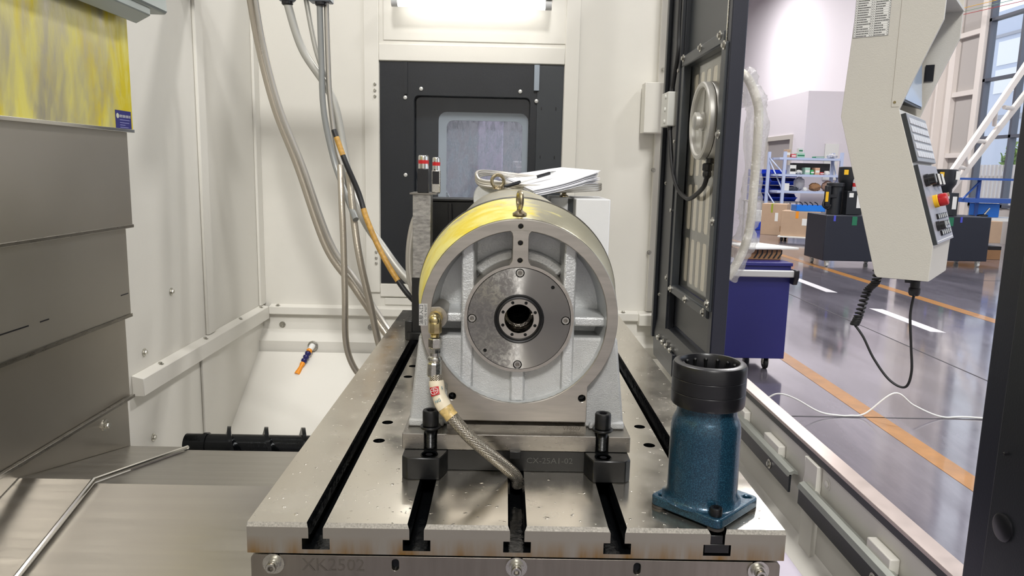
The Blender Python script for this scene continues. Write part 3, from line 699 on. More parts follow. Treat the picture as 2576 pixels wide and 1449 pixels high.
# blue sticker
q = B(); q.box(-.796, -.7955, .637, .698, 1.498, 1.538); st = q.obj('sticker', sticker_blue, tc, smooth=0, label='blue company sticker on the greased plate')
q = B(); q.cyl((-.7955, .645, 1.527), (-.7952, .645, 1.527), .005, n=20); q.obj('emblem', mat('emblem_pale', (210, 212, 190), .5), st)
q = B()
for k in range(10):
    for z_, h_ in ((1.5245, .0012), (1.5265, .0010), (1.5282, .0012)): q.box(-.7955, -.7953, .6525+k*.0043, .6558+k*.0043-(k % 3)*.0006, z_, z_+h_)
    q.box(-.7955, -.7953, .6535+k*.0043, .6541+k*.0043, 1.5245, 1.5294)
q.obj('print_line', label_white, st, smooth=0)
for k, (z, w_) in enumerate(((1.519, .038), (1.5135, .036), (1.509, .020), (1.5045, .032))):
    q = B(); q.box(-.7955, -.7953, .653, .653+w_, z, z+.0012); q.obj('print_line', mat('print_lilac', (150, 150, 200), .5), st, smooth=0)

# ---------------------------------------------------------------- gable shaped bed cover left of the table
gc = thing('bed_cover', 'roof shaped stainless bed cover between left column and machine table', 'way cover', (-.6, .3, .6))
def roof(x0, x1, dz, t_=.004):
    return [(-.8, .906-.27*1.111+dz), (.311, .906+dz), (.665, .824+dz), (.665, .824+dz-t_), (.311, .906+dz-t_), (-.8, .906-.27*1.111+dz-t_)]
q = B(); q.prism(roof(0, 0, 0), -.699, -.345, 'x'); q.obj('lower_plate', stainless, gc, smooth=0)
q = B(); q.prism(roof(0, 0, .007), -.822, -.70, 'x'); pl = q.obj('upper_plate', stainless, gc, smooth=0)
q = B(); q.tube([(-.70, -.8, .6125), (-.70, .311, .912), (-.70, .665, .830)], .0042, 8, raw=True); q.obj('rolled_lip', chrome, pl)
q = B(); q.box(-.82, -.345, .655, .665, .70, .822); q.obj('end_skirt', stainless, gc, smooth=0)
b = B(); b.box(.34, .547, -.6, 1.2, .694, .70)
tag(b.obj('side_cover_sheet', mat('lilac_sheet', (176, 168, 182), .5), bevel=.001), 'pale lilac cover sheet low beside the right of the table', 'cover')

# chip auger and coolant nozzle
au = thing('chip_auger', 'black chip auger in the trough behind the bed cover', 'auger', (-.9, 1.35, .53))
ya, za = 1.33, .575
q = B(); q.cyl((-1.0, ya, za), (-.3, ya, za), .032, n=24); q.lathe([(.036, 0), (.036, .012)], (-.945, ya, za), (1, 0, 0), 24); q.obj('shaft', black_oil, au)
q = B(); n_ = 60; vs = []; fs = []
for i in range(n_*4):
    a = 2*PI*i/n_; x = -.90+.115*i/n_
    for r, dx in ((.030, 0), (.056, 0), (.056, .012), (.030, .012)): vs.append((x+dx, ya+r*math.cos(a), za+r*math.sin(a)))
for i in range(n_*4-1):
    for j in range(4): k = (j+1) % 4; fs.append((i*4+j, i*4+k, i*4+4+k, i*4+4+j))
q.add(vs, fs); q.obj('flight', black_oil, au)
nz = thing('coolant_nozzle', 'jointed blue coolant nozzle with orange tip on the back hood', 'nozzle', (-.84, 2.2, .68))
q = B(); q.lathe([(.022, 0), (.022, .006), (.015, .008)], (-.838, 2.228, .672), (0, -1, 0), 20); q.obj('base_ring', zinc, nz)
q = B(); q.lathe([(.012, 0), (.013, .01), (.010, .03)], (-.838, 2.222, .675), (-.2, -.9, -.5), 16); q.obj('fitting', label_white, nz)
q = B(); q.lathe([(.011, .03), (.013, .036), (.010, .042)], (-.838, 2.222, .675), (-.2, -.9, -.5), 16); q.obj('seal', orange_p, nz)
d_ = Vector((-.25, -.55, -.62)).normalized(); o_ = Vector((-.846, 2.186, .655))
q = B(); pr = []
for k in range(3): h = k*.018; pr += [(.008, h), (.013, h+.004), (.012, h+.012), (.008, h+.017)]
q.lathe(pr, o_, d_, 16); q.obj('joint', blue_p, nz)
q = B(); q.lathe([(.009, .053), (.011, .06), (.0075, .075), (.012, .105), (.012, .11)], o_, d_, 14); q.obj('tip', orange_p, nz)
# ================================================================== TABLE
tb = thing('machine_table', 'steel machine table with five oily T-slots and rust stained front edge', 'machine table', (0, .7, .6))
def table_profile(front):
    zt = .9955 if front else 1.0
    P = [(-.335, .961), (-.335, zt)]; tags = ['f']
    for sx in (-.25, -.125, 0, .125, .25):
        lz = min(zt, .9955)
        P += [(sx-.0118 if not front else sx-.0095, zt), (sx-.009, lz-.0012), (sx-.009, .981), (sx-.0172, .981), (sx-.0172, .9665), (sx+.0172, .9665), (sx+.0172, .981), (sx+.009, .981), (sx+.009, lz-.0012), (sx+.0118 if not front else sx+.0095, zt)]
    P += [(.335, zt), (.335, .961)]
    return P
pf, pm = table_profile(True), table_profile(False)
n = len(pf); q = B()
vs = [(x, 0, z) for x, z in pf]+[(x, .0045, z) for x, z in pm]+[(x, 1.39, z) for x, z in pm]
q.v = vs
for k in (0, 1):
    for i in range(n):
        j = (i+1) % n; a, c_ = pm[i], pm[j]
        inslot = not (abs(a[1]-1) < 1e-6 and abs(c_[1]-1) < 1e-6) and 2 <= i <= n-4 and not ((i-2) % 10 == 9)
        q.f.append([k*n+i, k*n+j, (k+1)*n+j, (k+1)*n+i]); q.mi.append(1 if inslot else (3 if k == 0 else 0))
# front cap (triangulated) and back cap
bm = bmesh.new(); vv = [bm.verts.new((x, z, 0)) for x, z in pf]; ee = [bm.edges.new((vv[i], vv[(i+1) % n])) for i in range(n)]
bmesh.ops.triangle_fill(bm, edges=ee, use_beauty=True, use_dissolve=False); bm.verts.index_update()
for f in bm.faces:
    ix = [v.index for v in f.verts]; q.f.append(ix); q.mi.append(2); q.f.append([2*n+i for i in ix]); q.mi.append(2)
bm.free()
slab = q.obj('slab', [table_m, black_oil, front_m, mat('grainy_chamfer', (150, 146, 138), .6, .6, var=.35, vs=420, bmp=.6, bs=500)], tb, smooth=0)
cut = B()
for x, y in ((-.22, .371), (-.22, .284), (-.222, .655), (-.222, .74), (.219, .372), (.219, .285), (.22, .66), (.22, .745)): cut.cyl((x, y, .985), (x, y, 1.01), .0095, n=28)
cobj = cut.obj('cutter', black_oil, smooth=0)
cobj.location = (0, 0, 0); bpy.context.view_layer.update()
boolean_cut(slab, cobj)
slab.data.materials.clear() if False else None
for x, y in ((-.22, .371), (-.22, .284), (-.222, .655), (-.222, .74), (.219, .372), (.219, .285), (.22, .66), (.22, .745)):
    h = B(); h.lathe([(.0094, -.001), (.0094, -.012), (.0005, -.013)], (x, y, 1.0), (0, 0, 1), 24, caps=(False, False)); h.lathe([(.0088, -.006), (.0005, -.005)], (x, y, 1.0), (0, 0, 1), 24, caps=(False, False)); h.obj('hole_plug', black_oil, tb)
q = B(); q.box(-.331, .331, .012, 1.385, .62, .957); q.obj('saddle_body', black_paint, tb, smooth=0)
q = B(); q.prism(rrect(-.3325, .3325, .70, .9565, .006), .004, .012, 'y', holes=[off(rrect(-.0045, .0045, -.008, .008, .0044), s, .945) for s in (-.152, .152)]); fpn = q.obj('front_plate', mat('front_plate_steel', (150, 144, 134), .34, 1, var=.12, vs=12, vscale=(6, 1, .6)), tb, bevel=.0006)
for s in (-.152, .152): q = B(); q.prism(off(rrect(-.0045, .0045, -.008, .008, .0044), s, .945), .009, .012, 'y'); q.obj('slot_hole', black_oil, fpn)
text('XK2502', .0235, (-.269, .0038, .936), (1, 0, 0), (0, 0, 1), mat('engraving', (112, 106, 98), .5, .8), fpn, depth=.0002, label='engraved machine number')
for x in (-.304, 0, .305):
    q = B(); q.lathe([(.0135, 0), (.0135, .002)], (x, .004, .945), (0, -1, 0), 26); wa = q.obj('washer', zinc, fpn)
    q = B(); q.lathe([(.0085, .002), (.009, .006), (.006, .006)], (x, .004, .945), (0, -1, 0), 22); q.obj('spring_washer', zinc, wa)
    socket_bolt('bolt', (x, -.002, .945), (0, -1, 0), .0065, .008, zinc, fpn)
# ================================================================== RISER BRACKET
rb = thing('riser_bracket', 'black U-shaped riser bracket under the rotary unit stamped CX-25A1-02', 'bracket', (0, .2, 1.0))
def chblock(s):
    pts = [(s*.109, .135), (s*.155, .135), (s*.163, .143), (s*.163, .23), (s*.100, .23), (s*.100, .165), (s*.104, .150)]
    q = B(); q.prism(pts if s > 0 else pts[::-1], 1.0002, 1.0325, 'z'); bl_ = q.obj('block', black_oxide, rb, bevel=.0012, seg=1)
    q = B(); q.lathe([(.0125, 0), (.0125, .0008), (.0105, .0006)], (s*.125, .150, 1.0325), (0, 0, 1), 28, caps=(True, False)); q.lathe([(.0105, .0006), (.0085, -.001), (.0005, -.001)], (s*.125, .150, 1.0325), (0, 0, 1), 28, caps=(False, False)); q.obj('screw_recess', black_oil, bl_)
    q = B(); q.lathe([(.0055, .0002), (.0004, .0002)], (s*.125, .150, 1.0325), (0, 0, 1), 6, caps=(False, False)); q.obj('hex_socket', black_plastic, bl_)
chblock(1); chblock(-1)
q = B(); q.box(-.103, .103, .171, .23, 1.0002, 1.0322); web = q.obj('web', black_oxide, rb, bevel=.001, seg=1)
text('CX-25A1-02', .0125, (.015, .1706, 1.0135), (1, 0, 0), (0, 0, 1), mat('stamped_grey', (78, 78, 76), .4, .5), web, depth=.0002, sx=1.05)
q = B(); q.box(-.16, .16, .23, .95, 1.0002, 1.0322); q.obj('base_plate', black_oxide, rb)
q = B(); q.box(-.0095, .0065, .160, .172, 1.0235, 1.0345); q.obj('locating_key', black_oxide, rb, bevel=.0006)

# ================================================================== ROTARY UNIT
CZ, FY = 1.225, .19
ru = thing('rotary_unit', 'large silver rotary indexing unit smeared with yellow grease on the table', 'rotary table', (0, .5, 1.0325))
# base plate with bolt notches
pts = [(-.166, .168), (-.134, .168), (-.134, .188), (-.125, .197), (-.116, .188), (-.116, .168), (.116, .168), (.116, .188), (.125, .197), (.134, .188), (.134, .168), (.166, .168), (.166, .96), (-.166, .96)]
q = B(); q.prism(pts, 1.0328, 1.0565, 'z', holes=[], side=0); q.obj('base_plate', steel, ru, bevel=.0008, seg=1, smooth=0)
# flared casting legs
leg = [(-.162, 1.0565), (.162, 1.0565), (.161, 1.068), (.1465, 1.195), (-.1465, 1.195), (-.161, 1.068)]
q = B(); q.prism(leg, .207, .93, 'y'); q.obj('casting_body', cast_fine, ru, bevel=.004)
for s in (-1, 1): q = B(); q.prism([(s*.108, 1.0565), (s*.162, 1.0565), (s*.1605, 1.0685), (s*.110, 1.0665)], .198, .209, 'y'); q.obj('foot', cast_fine, ru, bevel=.003)
# machined front face: ring joined to the foot pad
a0 = math.asin((1.125-CZ)/.1435); out = [(.103, 1.0705), (.103, CZ+.1435*math.sin(a0)-.004)]
n = 72
for i in range(n+1):
    a = a0+(PI-2*a0)*i/n; out.append((.1435*math.cos(a), CZ+.1435*math.sin(a)))
out += [(-.103, CZ+.1435*math.sin(a0)-.004), (-.103, 1.0705)]
inner = off(ring(72, .1275), 0, CZ); hs = [off(ring(16, .0055), s*.0955, 1.107) for s in (-1, 1)]
q = B(); q.prism(out, FY, FY+.03, 'y', holes=[inner]+hs+[off(ring(14, .0035), -.0005, 1.3588)], side=0); face = q.obj('machined_face', mat('face_steel', (182, 177, 169), .4, 1, var=.12, vs=14, vscale=(1, 1, 8), bmp=.1, bs=500), ru, bevel=.0007, seg=1, smooth=30)
for s in (-1, 1): q = B(); q.lathe([(.0055, .001), (.0055, .014), (.0003, .016)], (s*.0955, FY, 1.107), (0, 1, 0), 16, caps=(False, False)); q.obj('bolt_hole', black_oil, face)
q = B(); q.prism([(.206, 1.0705), (.206, 1.0565), (.1905, 1.0565), (.1905, 1.064), (.199, 1.067), (.199, 1.0705)], -.103, .103, 'x'); st_ = q.obj('step_strip', steel, ru, smooth=0)
text('VP8607', .0085, (.069, .1903, 1.0575), (1, 0, 0), (0, 0, 1), MATS['engraving'], st_, depth=.0002)
# recess floor and ribs (rough casting)
q = B(); q.prism(off(ring(64, .131), 0, CZ), .256, .260, 'y', holes=[off(ring(48, .024), 0, CZ)]); q.obj('recess_floor', cast, ru)
q = B(); q.lathe([(.1276, .0), (.1215, .064)], (0, FY+.004, CZ), (0, 1, 0), 64, caps=(False, False)); q.obj('recess_wall', cast, ru)
def chord_rib(x0, x1):
    zz = math.sqrt(.128**2-min(abs(x0), abs(x1))**2)
    q = B(); q.hexa([(x0, .204, CZ-zz), (x1, .204, CZ-zz), (x1+.003, .257, CZ-zz-.006), (x0-.003, .257, CZ-zz-.006), (x0, .204, CZ+zz), (x1, .204, CZ+zz), (x1+.003, .257, CZ+zz+.004), (x0-.003, .257, CZ+zz+.004)])
    q.obj('rib', cast, ru, bevel=.003)
chord_rib(-.0845, -.0665); chord_rib(.064, .082)
def hrib(x0, x1, z0, z1): q = B(); q.hexa([(x0, .205, z0), (x1, .205, z0), (x1, .257, z0-.004), (x0, .257, z0-.004), (x0, .205, z1), (x1, .205, z1), (x1, .257, z1+.004), (x0, .257, z1+.004)]); q.obj('rib', cast, ru, bevel=.003)
hrib(-.127, -.084, 1.2155, 1.229); hrib(.081, .127, 1.2125, 1.226)
def fillet(a0_, a1_, r0, r1, y0, y1):
    pts = [(r1*math.cos(a), CZ+r1*math.sin(a)) for a in [a0_+(a1_-a0_)*i/14 for i in range(15)]]+[(r0*math.cos(a), CZ+r0*math.sin(a)) for a in [a1_-(a1_-a0_)*i/14 for i in range(15)]]
    q = B(); q.prism(pts, y0, y1, 'y'); q.obj('cast_ledge', cast, ru, bevel=.004)
fillet(math.radians(44), math.radians(84), .079, .096, .240, .257); fillet(math.radians(96), math.radians(136), .079, .096, .240, .257)
fillet(math.radians(234), math.radians(264), .113, .128, .222, .257); fillet(math.radians(276), math.radians(306), .113, .128, .222, .257)
q = B(); q.hexa([(-.0105, .2, CZ-.1275), (.0105, .2, CZ-.1275), (.0135, .257, CZ-.1275), (-.0135, .257, CZ-.1275), (-.0105, .2, CZ-.075), (.0105, .2, CZ-.075), (.0135, .257, CZ-.075), (-.0135, .257, CZ-.075)]); q.obj('rib', cast, ru, bevel=.003)
# machined top spoke with three holes, flared at both ends
sp_ = [(.0165, CZ+.0775), (.0125, CZ+.083), (.0115, CZ+.088), (.0115, CZ+.119), (.0125, CZ+.1235), (.0165, CZ+.1277), (-.0165, CZ+.1277), (-.0125, CZ+.1235), (-.0115, CZ+.119), (-.0115, CZ+.088), (-.0125, CZ+.083), (-.0165, CZ+.0775)]
holes3 = [off(ring(14, .0035), -.0005, z) for z in (1.335, 1.310)]
q = B(); q.prism(sp_, FY+.0002, .257, 'y', holes=holes3); spk = q.obj('top_spoke', MATS['face_steel'], ru, bevel=.0007, seg=1)
for z, yy in ((1.3588, FY+.001), (1.335, FY+.001), (1.310, FY+.001)): q = B(); q.lathe([(.0036, 0), (.0033, .012), (.0003, .012)] if yy > FY else [(.0036, 0), (.0003, .0004)], (-.0005, yy, z), (0, 1, 0), 16, caps=(False, False)); q.obj('tapped_hole', black_plastic, spk)
# small bosses in the recess: drain plug at the lower right
q = B(); q.lathe([(.0085, 0), (.0085, .004), (.006, .006)], (.026, .252, 1.127), (0, -1, 0), 22); dpg = q.obj('drain_plug', black_oxide, ru)
q = B(); q.lathe([(.0055, .006), (.0055, .011), (.003, .011), (.003, .008)], (.026, .252, 1.127), (0, -1, 0), 16); q.obj('plug_screw', steel, dpg)
# hub
q = B(); q.lathe([(.0795, 0), (.0752, 0), (.0752, .01)], (0, FY, CZ), (0, 1, 0), 72, caps=(False, False)); q.lathe([(.0795, 0), (.0815, .066)], (0, FY, CZ), (0, 1, 0), 72, caps=(False, False)); q.obj('hub_rim', MATS['face_steel'], ru)
pins = [off(ring(12, .0028), .0475, 1.272), off(ring(12, .0028), -.0485, 1.1775)]
bolts = [(0, 1.292), (-.068, 1.2245), (.0675, 1.2235), (-.0008, 1.157)]
bh = [off(ring(20, .0066), x, z) for x, z in bolts]
q = B(); q.prism(off(ring(72, .0742), 0, CZ), FY-.0012, FY+.006, 'y', holes=[off(ring(48, .0362), 0, CZ)]+pins+bh); hubo = q.obj('hub_cover', hub_m, ru, smooth=30)
for x, z in bolts:
    q = B(); q.lathe([(.0066, .002), (.0066, .0065), (.0003, .0065)], (x, FY, z), (0, 1, 0), 20, caps=(False, False)); q.obj('counterbore', black_oil, hubo)
    socket_bolt('hub_bolt', (x, FY+.006, z), (0, -1, 0), .0055, .0062, zinc, hubo)
for x, z in ((.0475, 1.272), (-.0485, 1.1775)): q = B(); q.lathe([(.0028, 0), (.0028, .0055), (.0003, .006)], (x, FY, z), (0, 1, 0), 12, caps=(False, False)); q.obj('pin_hole', black_oil, hubo)
q = B(); q.lathe([(.0361, .004), (.0361, -.001), (.0345, -.003), (.0325, -.0015), (.0305, -.003), (.0292, -.001), (.0292, .006)], (0, FY, CZ), (0, 1, 0), 56, caps=(False, False)); q.obj('shaft_seal', rubber, ru)
rh = [off(ring(12, .0024), .0252*math.cos(PI/8+i*PI/4), CZ+.0252*math.sin(PI/8+i*PI/4)) for i in range(8)]
q = B(); q.prism(off(ring(56, .0291), 0, CZ), FY, FY+.008, 'y', holes=[off(ring(48, .0213), 0, CZ)]+rh); bf = q.obj('bore_flange', MATS['face_steel'], ru, smooth=30)
for i in range(8): q = B(); q.lathe([(.0024, .001), (.0024, .006), (.0002, .0065)], (.0252*math.cos(PI/8+i*PI/4), FY, CZ+.0252*math.sin(PI/8+i*PI/4)), (0, 1, 0), 12, caps=(False, False)); q.obj('flange_hole', black_oil, bf)
bore_m = mat('oily_bore', (150, 146, 140), .14, 1, rvar=.1, vs=70, bmp=.8, bs=90, bd=.002)
q = B(); q.lathe([(.0213, .001), (.0213, .045), (.0175, .047), (.0175, .12)], (0, FY, CZ), (0, 1, 0), 48, caps=(False, False)); q.obj('bore', bore_m, ru)
q = B(); q.lathe([(.0176, .118), (.0176, .30), (.0003, .30)], (0, FY, CZ), (0, 1, 0), 32, caps=(False, False)); q.obj('deep_bore', black_oxide, ru)
# flared drum and rear cylinder
q = B(); q.lathe([(.1440, .206), (.1455, .209), (.168, .383), (.1685, .386)], (0, 0, CZ), (0, 1, 0), 96, caps=(False, False)); q.obj('flared_drum', grease_drum, ru)
q = B(); q.lathe([(.1672, .374), (.1688, .386), (.1665, .388), (.162, .389)], (0, 0, CZ), (0, 1, 0), 96, caps=(False, False)); q.obj('drum_edge', mat('drum_edge_dark', (60, 56, 48), .4, .8), ru)
q = B(); q.lathe([(.163, .388), (.163, 1.16), (.158, 1.17), (.05, 1.17)], (0, 0, CZ), (0, 1, 0), 96, caps=(False, True)); q.obj('rear_cylinder', m_grease('greased_rear', (1, 1, 1), (196, 192, 176), .72, .9, 8, yell=(.4, .6)), ru)
q = B(); q.lathe([(.05, 0), (.052, .01), (.052, .06), (.046, .07)], (-.06, 1.17, 1.358), (0, 1, 0), 32); q.obj('rear_boss', cast_fine, ru)
# elbow boss on the left of the ring
bp_ = [(-.131+.0*i, 0) for i in range(0)]
pb = [(-.1395, 1.2385), (-.128, 1.2398)]+[(-.1195+.0165*math.cos(a), 1.2245+.0165*math.sin(a)) for a in [math.radians(75-150*i/16) for i in range(17)]]+[(-.126, 1.205), (-.1395, 1.2)]
q = B(); q.prism(pb[::-1], FY+.0003, .256, 'y'); q.obj('inlet_boss', MATS['face_steel'], ru, bevel=.0006, seg=1)
q = B(); q.box(-.1445, -.1325, FY-.0006, FY, 1.2125, 1.2445); lb = q.obj('inlet_label', mat('foil_label', (206, 206, 202), .35, .5), ru, smooth=0, label='silver label reading HYD. OIL INLET')
text('油壓入口', .0066, (-.1388, FY-.0007, 1.2135), (0, 0, 1), (-1, 0, 0), ink, lb, depth=.0001, sx=1.13)
text('HYD. OIL INLET', .0046, (-.1335, FY-.0007, 1.2133), (0, 0, 1), (-1, 0, 0), ink, lb, depth=.0001, sx=.94)
eyebolt(ru, (-.002, .222, 1.3725),   .0118, .0034, (1, .2, 0), stem=.010, baser=.0105)
eyebolt(ru, (-.044, 1.12, 1.385), .0165, .0048, (.25, -1, 0), stem=.006, baser=.013)

# ================================================================== CLAMP BOLTS
for x, lab in ((-.1255, 'black socket head clamp bolt left of the hose at the rotary base'), (.1255, 'black socket head clamp bolt at the right front of the rotary base')):
    t = thing('clamp_bolt', lab, 'bolt', (x, .1735, 1.0325), 'clamp bolts of the rotary unit')
    socket_bolt('head', (x, .1735, 1.0685), (0, 0, 1), .0118, .0225, black_oxide, t, shank=.034)
    q = B(); q.lathe([(.0148, 0), (.0152, .001), (.0152, .0025), (.0146, .0032)], (x, .1735, 1.0645), (0, 0, 1), 28); q.obj('washer', black_oxide, t)
# ================================================================== HYDRAULIC HOSE
hs_ = thing('hydraulic_hose', 'braided steel hydraulic hose from brass elbow down into the centre slot', 'hose', (-.1, .15, 1.0))
q = B(); q.lathe([(.0105, 0), (.0105, .012)], (-.1195, FY+.0003, 1.2265), (0, -1, 0), 8); q.tube([(-.1195, .180, 1.2265), (-.1195, .172, 1.2265), (-.1195, .1665, 1.223), (-.119, .1645, 1.217), (-.119, .1645, 1.208)], .0082, 16, k=5); q.sphere((-.1193, .1665, 1.2255), .0092, 16, 10); q.lathe([(.0092, 0), (.0095, -.002), (.0095, -.013), (.0088, -.0145)], (-.119, .1645, 1.222), (0, 0, 1), 8); q.obj('brass_elbow', brass, hs_)
q = B(); pr = []
for k in range(4): pr += [(.0066, -.0145-k*.0017), (.0059, -.0153-k*.0017)]
q.lathe(pr, (-.119, .1645, 1.222), (0, 0, 1), 18); q.obj('thread', brass, hs_)
fx = (-.1187, .1640, 1.2005)
q = B(); q.lathe([(.0086, 0), (.0096, -.0015), (.0096, -.013), (.0088, -.0145)], fx, (0, 0, 1), 6, a0=.3); q.obj('union_nut', zinc, hs_, smooth=20)
q = B(); q.lathe([(.0086, -.0148), (.0086, -.0205), (.0080, -.0212)], fx, (0, 0, 1), 6, a0=.6); q.obj('hose_nut', zinc, hs_, smooth=20)
q = B(); q.lathe([(.0072, -.0212), (.0072, -.026), (.0095, -.0272), (.0106, -.0295), (.0104, -.032), (.0088, -.0345), (.0088, -.036)], fx, (0, 0, 1), 24); q.obj('collar', zinc, hs_)
q = B(); vs = []; pr8 = [(.0088, -.035), (.0102, -.037), (.0106, -.054), (.0098, -.056)]; q.lathe(pr8, fx, (.02, 0, 1), 10); q.obj('crimp_sleeve', zinc, hs_, smooth=15)
hp = [(-.1170, .1625, 1.147), (-.1155, .159, 1.132), (-.1105, .153, 1.1155), (-.0985, .147, 1.0975), (-.068, .137, 1.066), (-.034, .137, 1.0365), (-.009, .146, 1.012), (.001, .153, .998), (.003, .158, .985)]
q = B(); q.tube(hp, .0092, 18, k=12, uvrep=(6, 140)); q.obj('braided_hose', braid, hs_, smooth=60)
P = spline(hp, 12); sl_ = P[7:34]
q = B(); q.tube(sl_, lambda t: .0104+.0006*math.sin(t*9), 20, raw=True); slv = q.obj('printed_sleeve', mat('aged_sleeve', (226, 214, 188), .4, var=.12, vs=60), hs_, smooth=60)
q = B(); q.tube(P[33:40], lambda t: .0101+.0004*math.sin(t*7), 20, raw=True); q.obj('sleeve_end', mat('aged_sleeve_brown', (206, 178, 116), .4, var=.3, vs=220), hs_, smooth=60)
# printed red emblem wrapped on the sleeve
def wrap_patch(i0, i1, a_c, a_w, m, name, dr=.0004, inset=None):
    q = B(); vs = []; fs = []; K = 10
    for i in range(i0, i1+1):
        p = P[i]; T = (P[i+1]-P[i-1]).normalized(); f_ = Vector((0, -1, 0)); f_ = (f_-T*f_.dot(T)).normalized(); s_ = f_.cross(T)
        for j in range(K+1):
            a = a_c+a_w*(j/K-.5); vs.append(p+(f_*math.cos(a)+s_*math.sin(a))*(.0112+dr))
    for i in range(i1-i0):
        for j in range(K): fs.append((i*(K+1)+j, i*(K+1)+j+1, (i+1)*(K+1)+j+1, (i+1)*(K+1)+j))
    q.add(vs, fs); return q.obj(name, m, slv, smooth=60)
em = wrap_patch(13, 21, -.3, 1.3, red_p, 'red_emblem')
def on_sleeve(i, a, dr=.0009):
    k = int(i); t = i-k; p = P[k].lerp(P[k+1], t); T = (P[k+1]-P[k-1]).normalized(); f_ = Vector((0, -1, 0)); f_ = (f_-T*f_.dot(T)).normalized(); s_ = f_.cross(T)
    return p+(f_*math.cos(a)+s_*math.sin(a))*(.0112+dr), s_*math.cos(a)-f_*math.sin(a), -T
cpt = [on_sleeve(17+3.1*math.sin(2*PI*k/24), .0-.3+.5*math.cos(2*PI*k/24))[0] for k in range(25)]
q = B(); q.tube(cpt, .00035, 6, raw=True, caps=False); q.tube([on_sleeve(14.2, -.3)[0], on_sleeve(17, -.3)[0], on_sleeve(19.8, -.3)[0]], .00035, 6, raw=True); q.tube([on_sleeve(17, -.75)[0], on_sleeve(17, -.3)[0], on_sleeve(17, .15)[0]], .00035, 6, raw=True); q.tube([on_sleeve(15.4, -.55)[0], on_sleeve(15.4, -.05)[0]], .0003, 6, raw=True); q.tube([on_sleeve(17, -.1)[0], on_sleeve(19, -.05)[0]], .0003, 6, raw=True); q.obj('emblem_lines', label_white, slv)
teal = mat('teal_print', (88, 136, 150), .5)
p_, ux, uy = on_sleeve(27, -.1); text('NG', .0062, p_-ux*.005, ux, uy, teal, slv, depth=.0001)
p_, ux, uy = on_sleeve(17, .8); text('S', .0062, p_-ux*.002, ux, uy, teal, slv, depth=.0001)

# ================================================================== BLUE BEARING HOUSING
BX, BY = .249, .0645
bh_ = thing('bearing_housing', 'blue hammertone bearing housing with black collar on the table corner', 'housing', (BX, BY, 1.0))
ang = math.radians(44); e1 = (math.cos(ang), math.sin(ang), 0); e2 = (-math.sin(ang), math.cos(ang), 0)
fr = frame((BX, BY, 1.0), e1, e2)
h_ = .0515
hl = [off(ring(18, .0052), sx*.0395, sy*.0395) for sx in (-1, 1) for sy in (-1, 1)]
q = B(); q.prism(rrect(-h_, h_, -h_, h_, .009, 5), .0035, .0165, fr, holes=hl, side=0); bo_ = q.obj('flange', blue_m, bh_, bevel=.002)
q = B()
for sx in (-1, 1):
    for sy in (-1, 1): q.prism(rrect(min(sx*.031, sx*h_), max(sx*.031, sx*h_), min(sy*.031, sy*h_), max(sy*.031, sy*h_), .009, 4), .0003, .0036, fr)
q.obj('foot_pad', mat('bare_casting', (70, 66, 62), .6, .5), bo_)
cxb = .2445
q = B(); q.lathe([(.0525, .0155), (.0485, .018), (.0462, .022), (.0452, .028), (.0448, .10), (.0446, .112), (.0432, .121), (.0405, .127), (.0388, .130), (.0382, .136), (.0382, .152)], (cxb, BY, 1.0), (0, 0, 1), 64); q.obj('body', blue_m, bh_)
q = B(); q.lathe([(.040, .143), (.0455, .1445), (.0468, .147), (.0468, .1615), (.0462, .1622), (.0468, .163), (.0468, .1795), (.0462, .1802), (.0468, .181), (.0468, .196), (.0452, .199), (.041, .2005), (.0375, .2005), (.0355, .197), (.0352, .175)], (cxb, BY, 1.0), (0, 0, 1), 72, caps=(True, False)); cl = q.obj('black_collar', black_plastic, bh_)
MATS['black_plastic'].node_tree.nodes['Principled BSDF'].inputs['Roughness'].default_value = .3
q = B(); q.lathe([(.0353, .178), (.034, .178), (.034, .155), (.0005, .155)], (cxb, BY, 1.0), (0, 0, 1), 48, caps=(False, False)); q.obj('inner_cage', mat('cage_grey', (104, 104, 102), .4, .5), cl)
for k in range(14):
    a = 2*PI*k/14+.1; x_, y_ = cxb+.0335*math.cos(a), BY+.0335*math.sin(a)
    q = B(); q.cyl((x_, y_, 1.165), (x_, y_, 1.193), .0019, n=10); q.sphere((x_, y_, 1.1935), .0026, 10, 6); q.obj('roller_pin', black_oxide, cl)
q = B(); q.lathe([(.0022, 0), (.0022, .002)], (cxb+.0375, BY-.012, 1.140), (.95, -.3, 0), 10); q.obj('set_screw', black_oxide, bh_)
pbx = fr(-.0395, -.0395, .0165)
socket_bolt('flange_bolt', pbx, (0, 0, 1), .0079, .0105, black_oxide, bh_)
# T-nut below that bolt in the slot mouth
tn = thing('slot_nut', 'black T-nut in the slot mouth below the blue housing', 'nut', (.25, .02, .97))
q = B(); q.box(.2415, .2575, .002, .03, .981, .9925); q.box(.2345, .266, .002, .03, .9685, .9808); q.obj('body', black_oxide, tn, bevel=.0008)
q = B(); q.cyl((.25, .0165, .9926), (.25, .0165, 1.0030), .0049, n=16); q.obj('stud', black_oxide, tn)

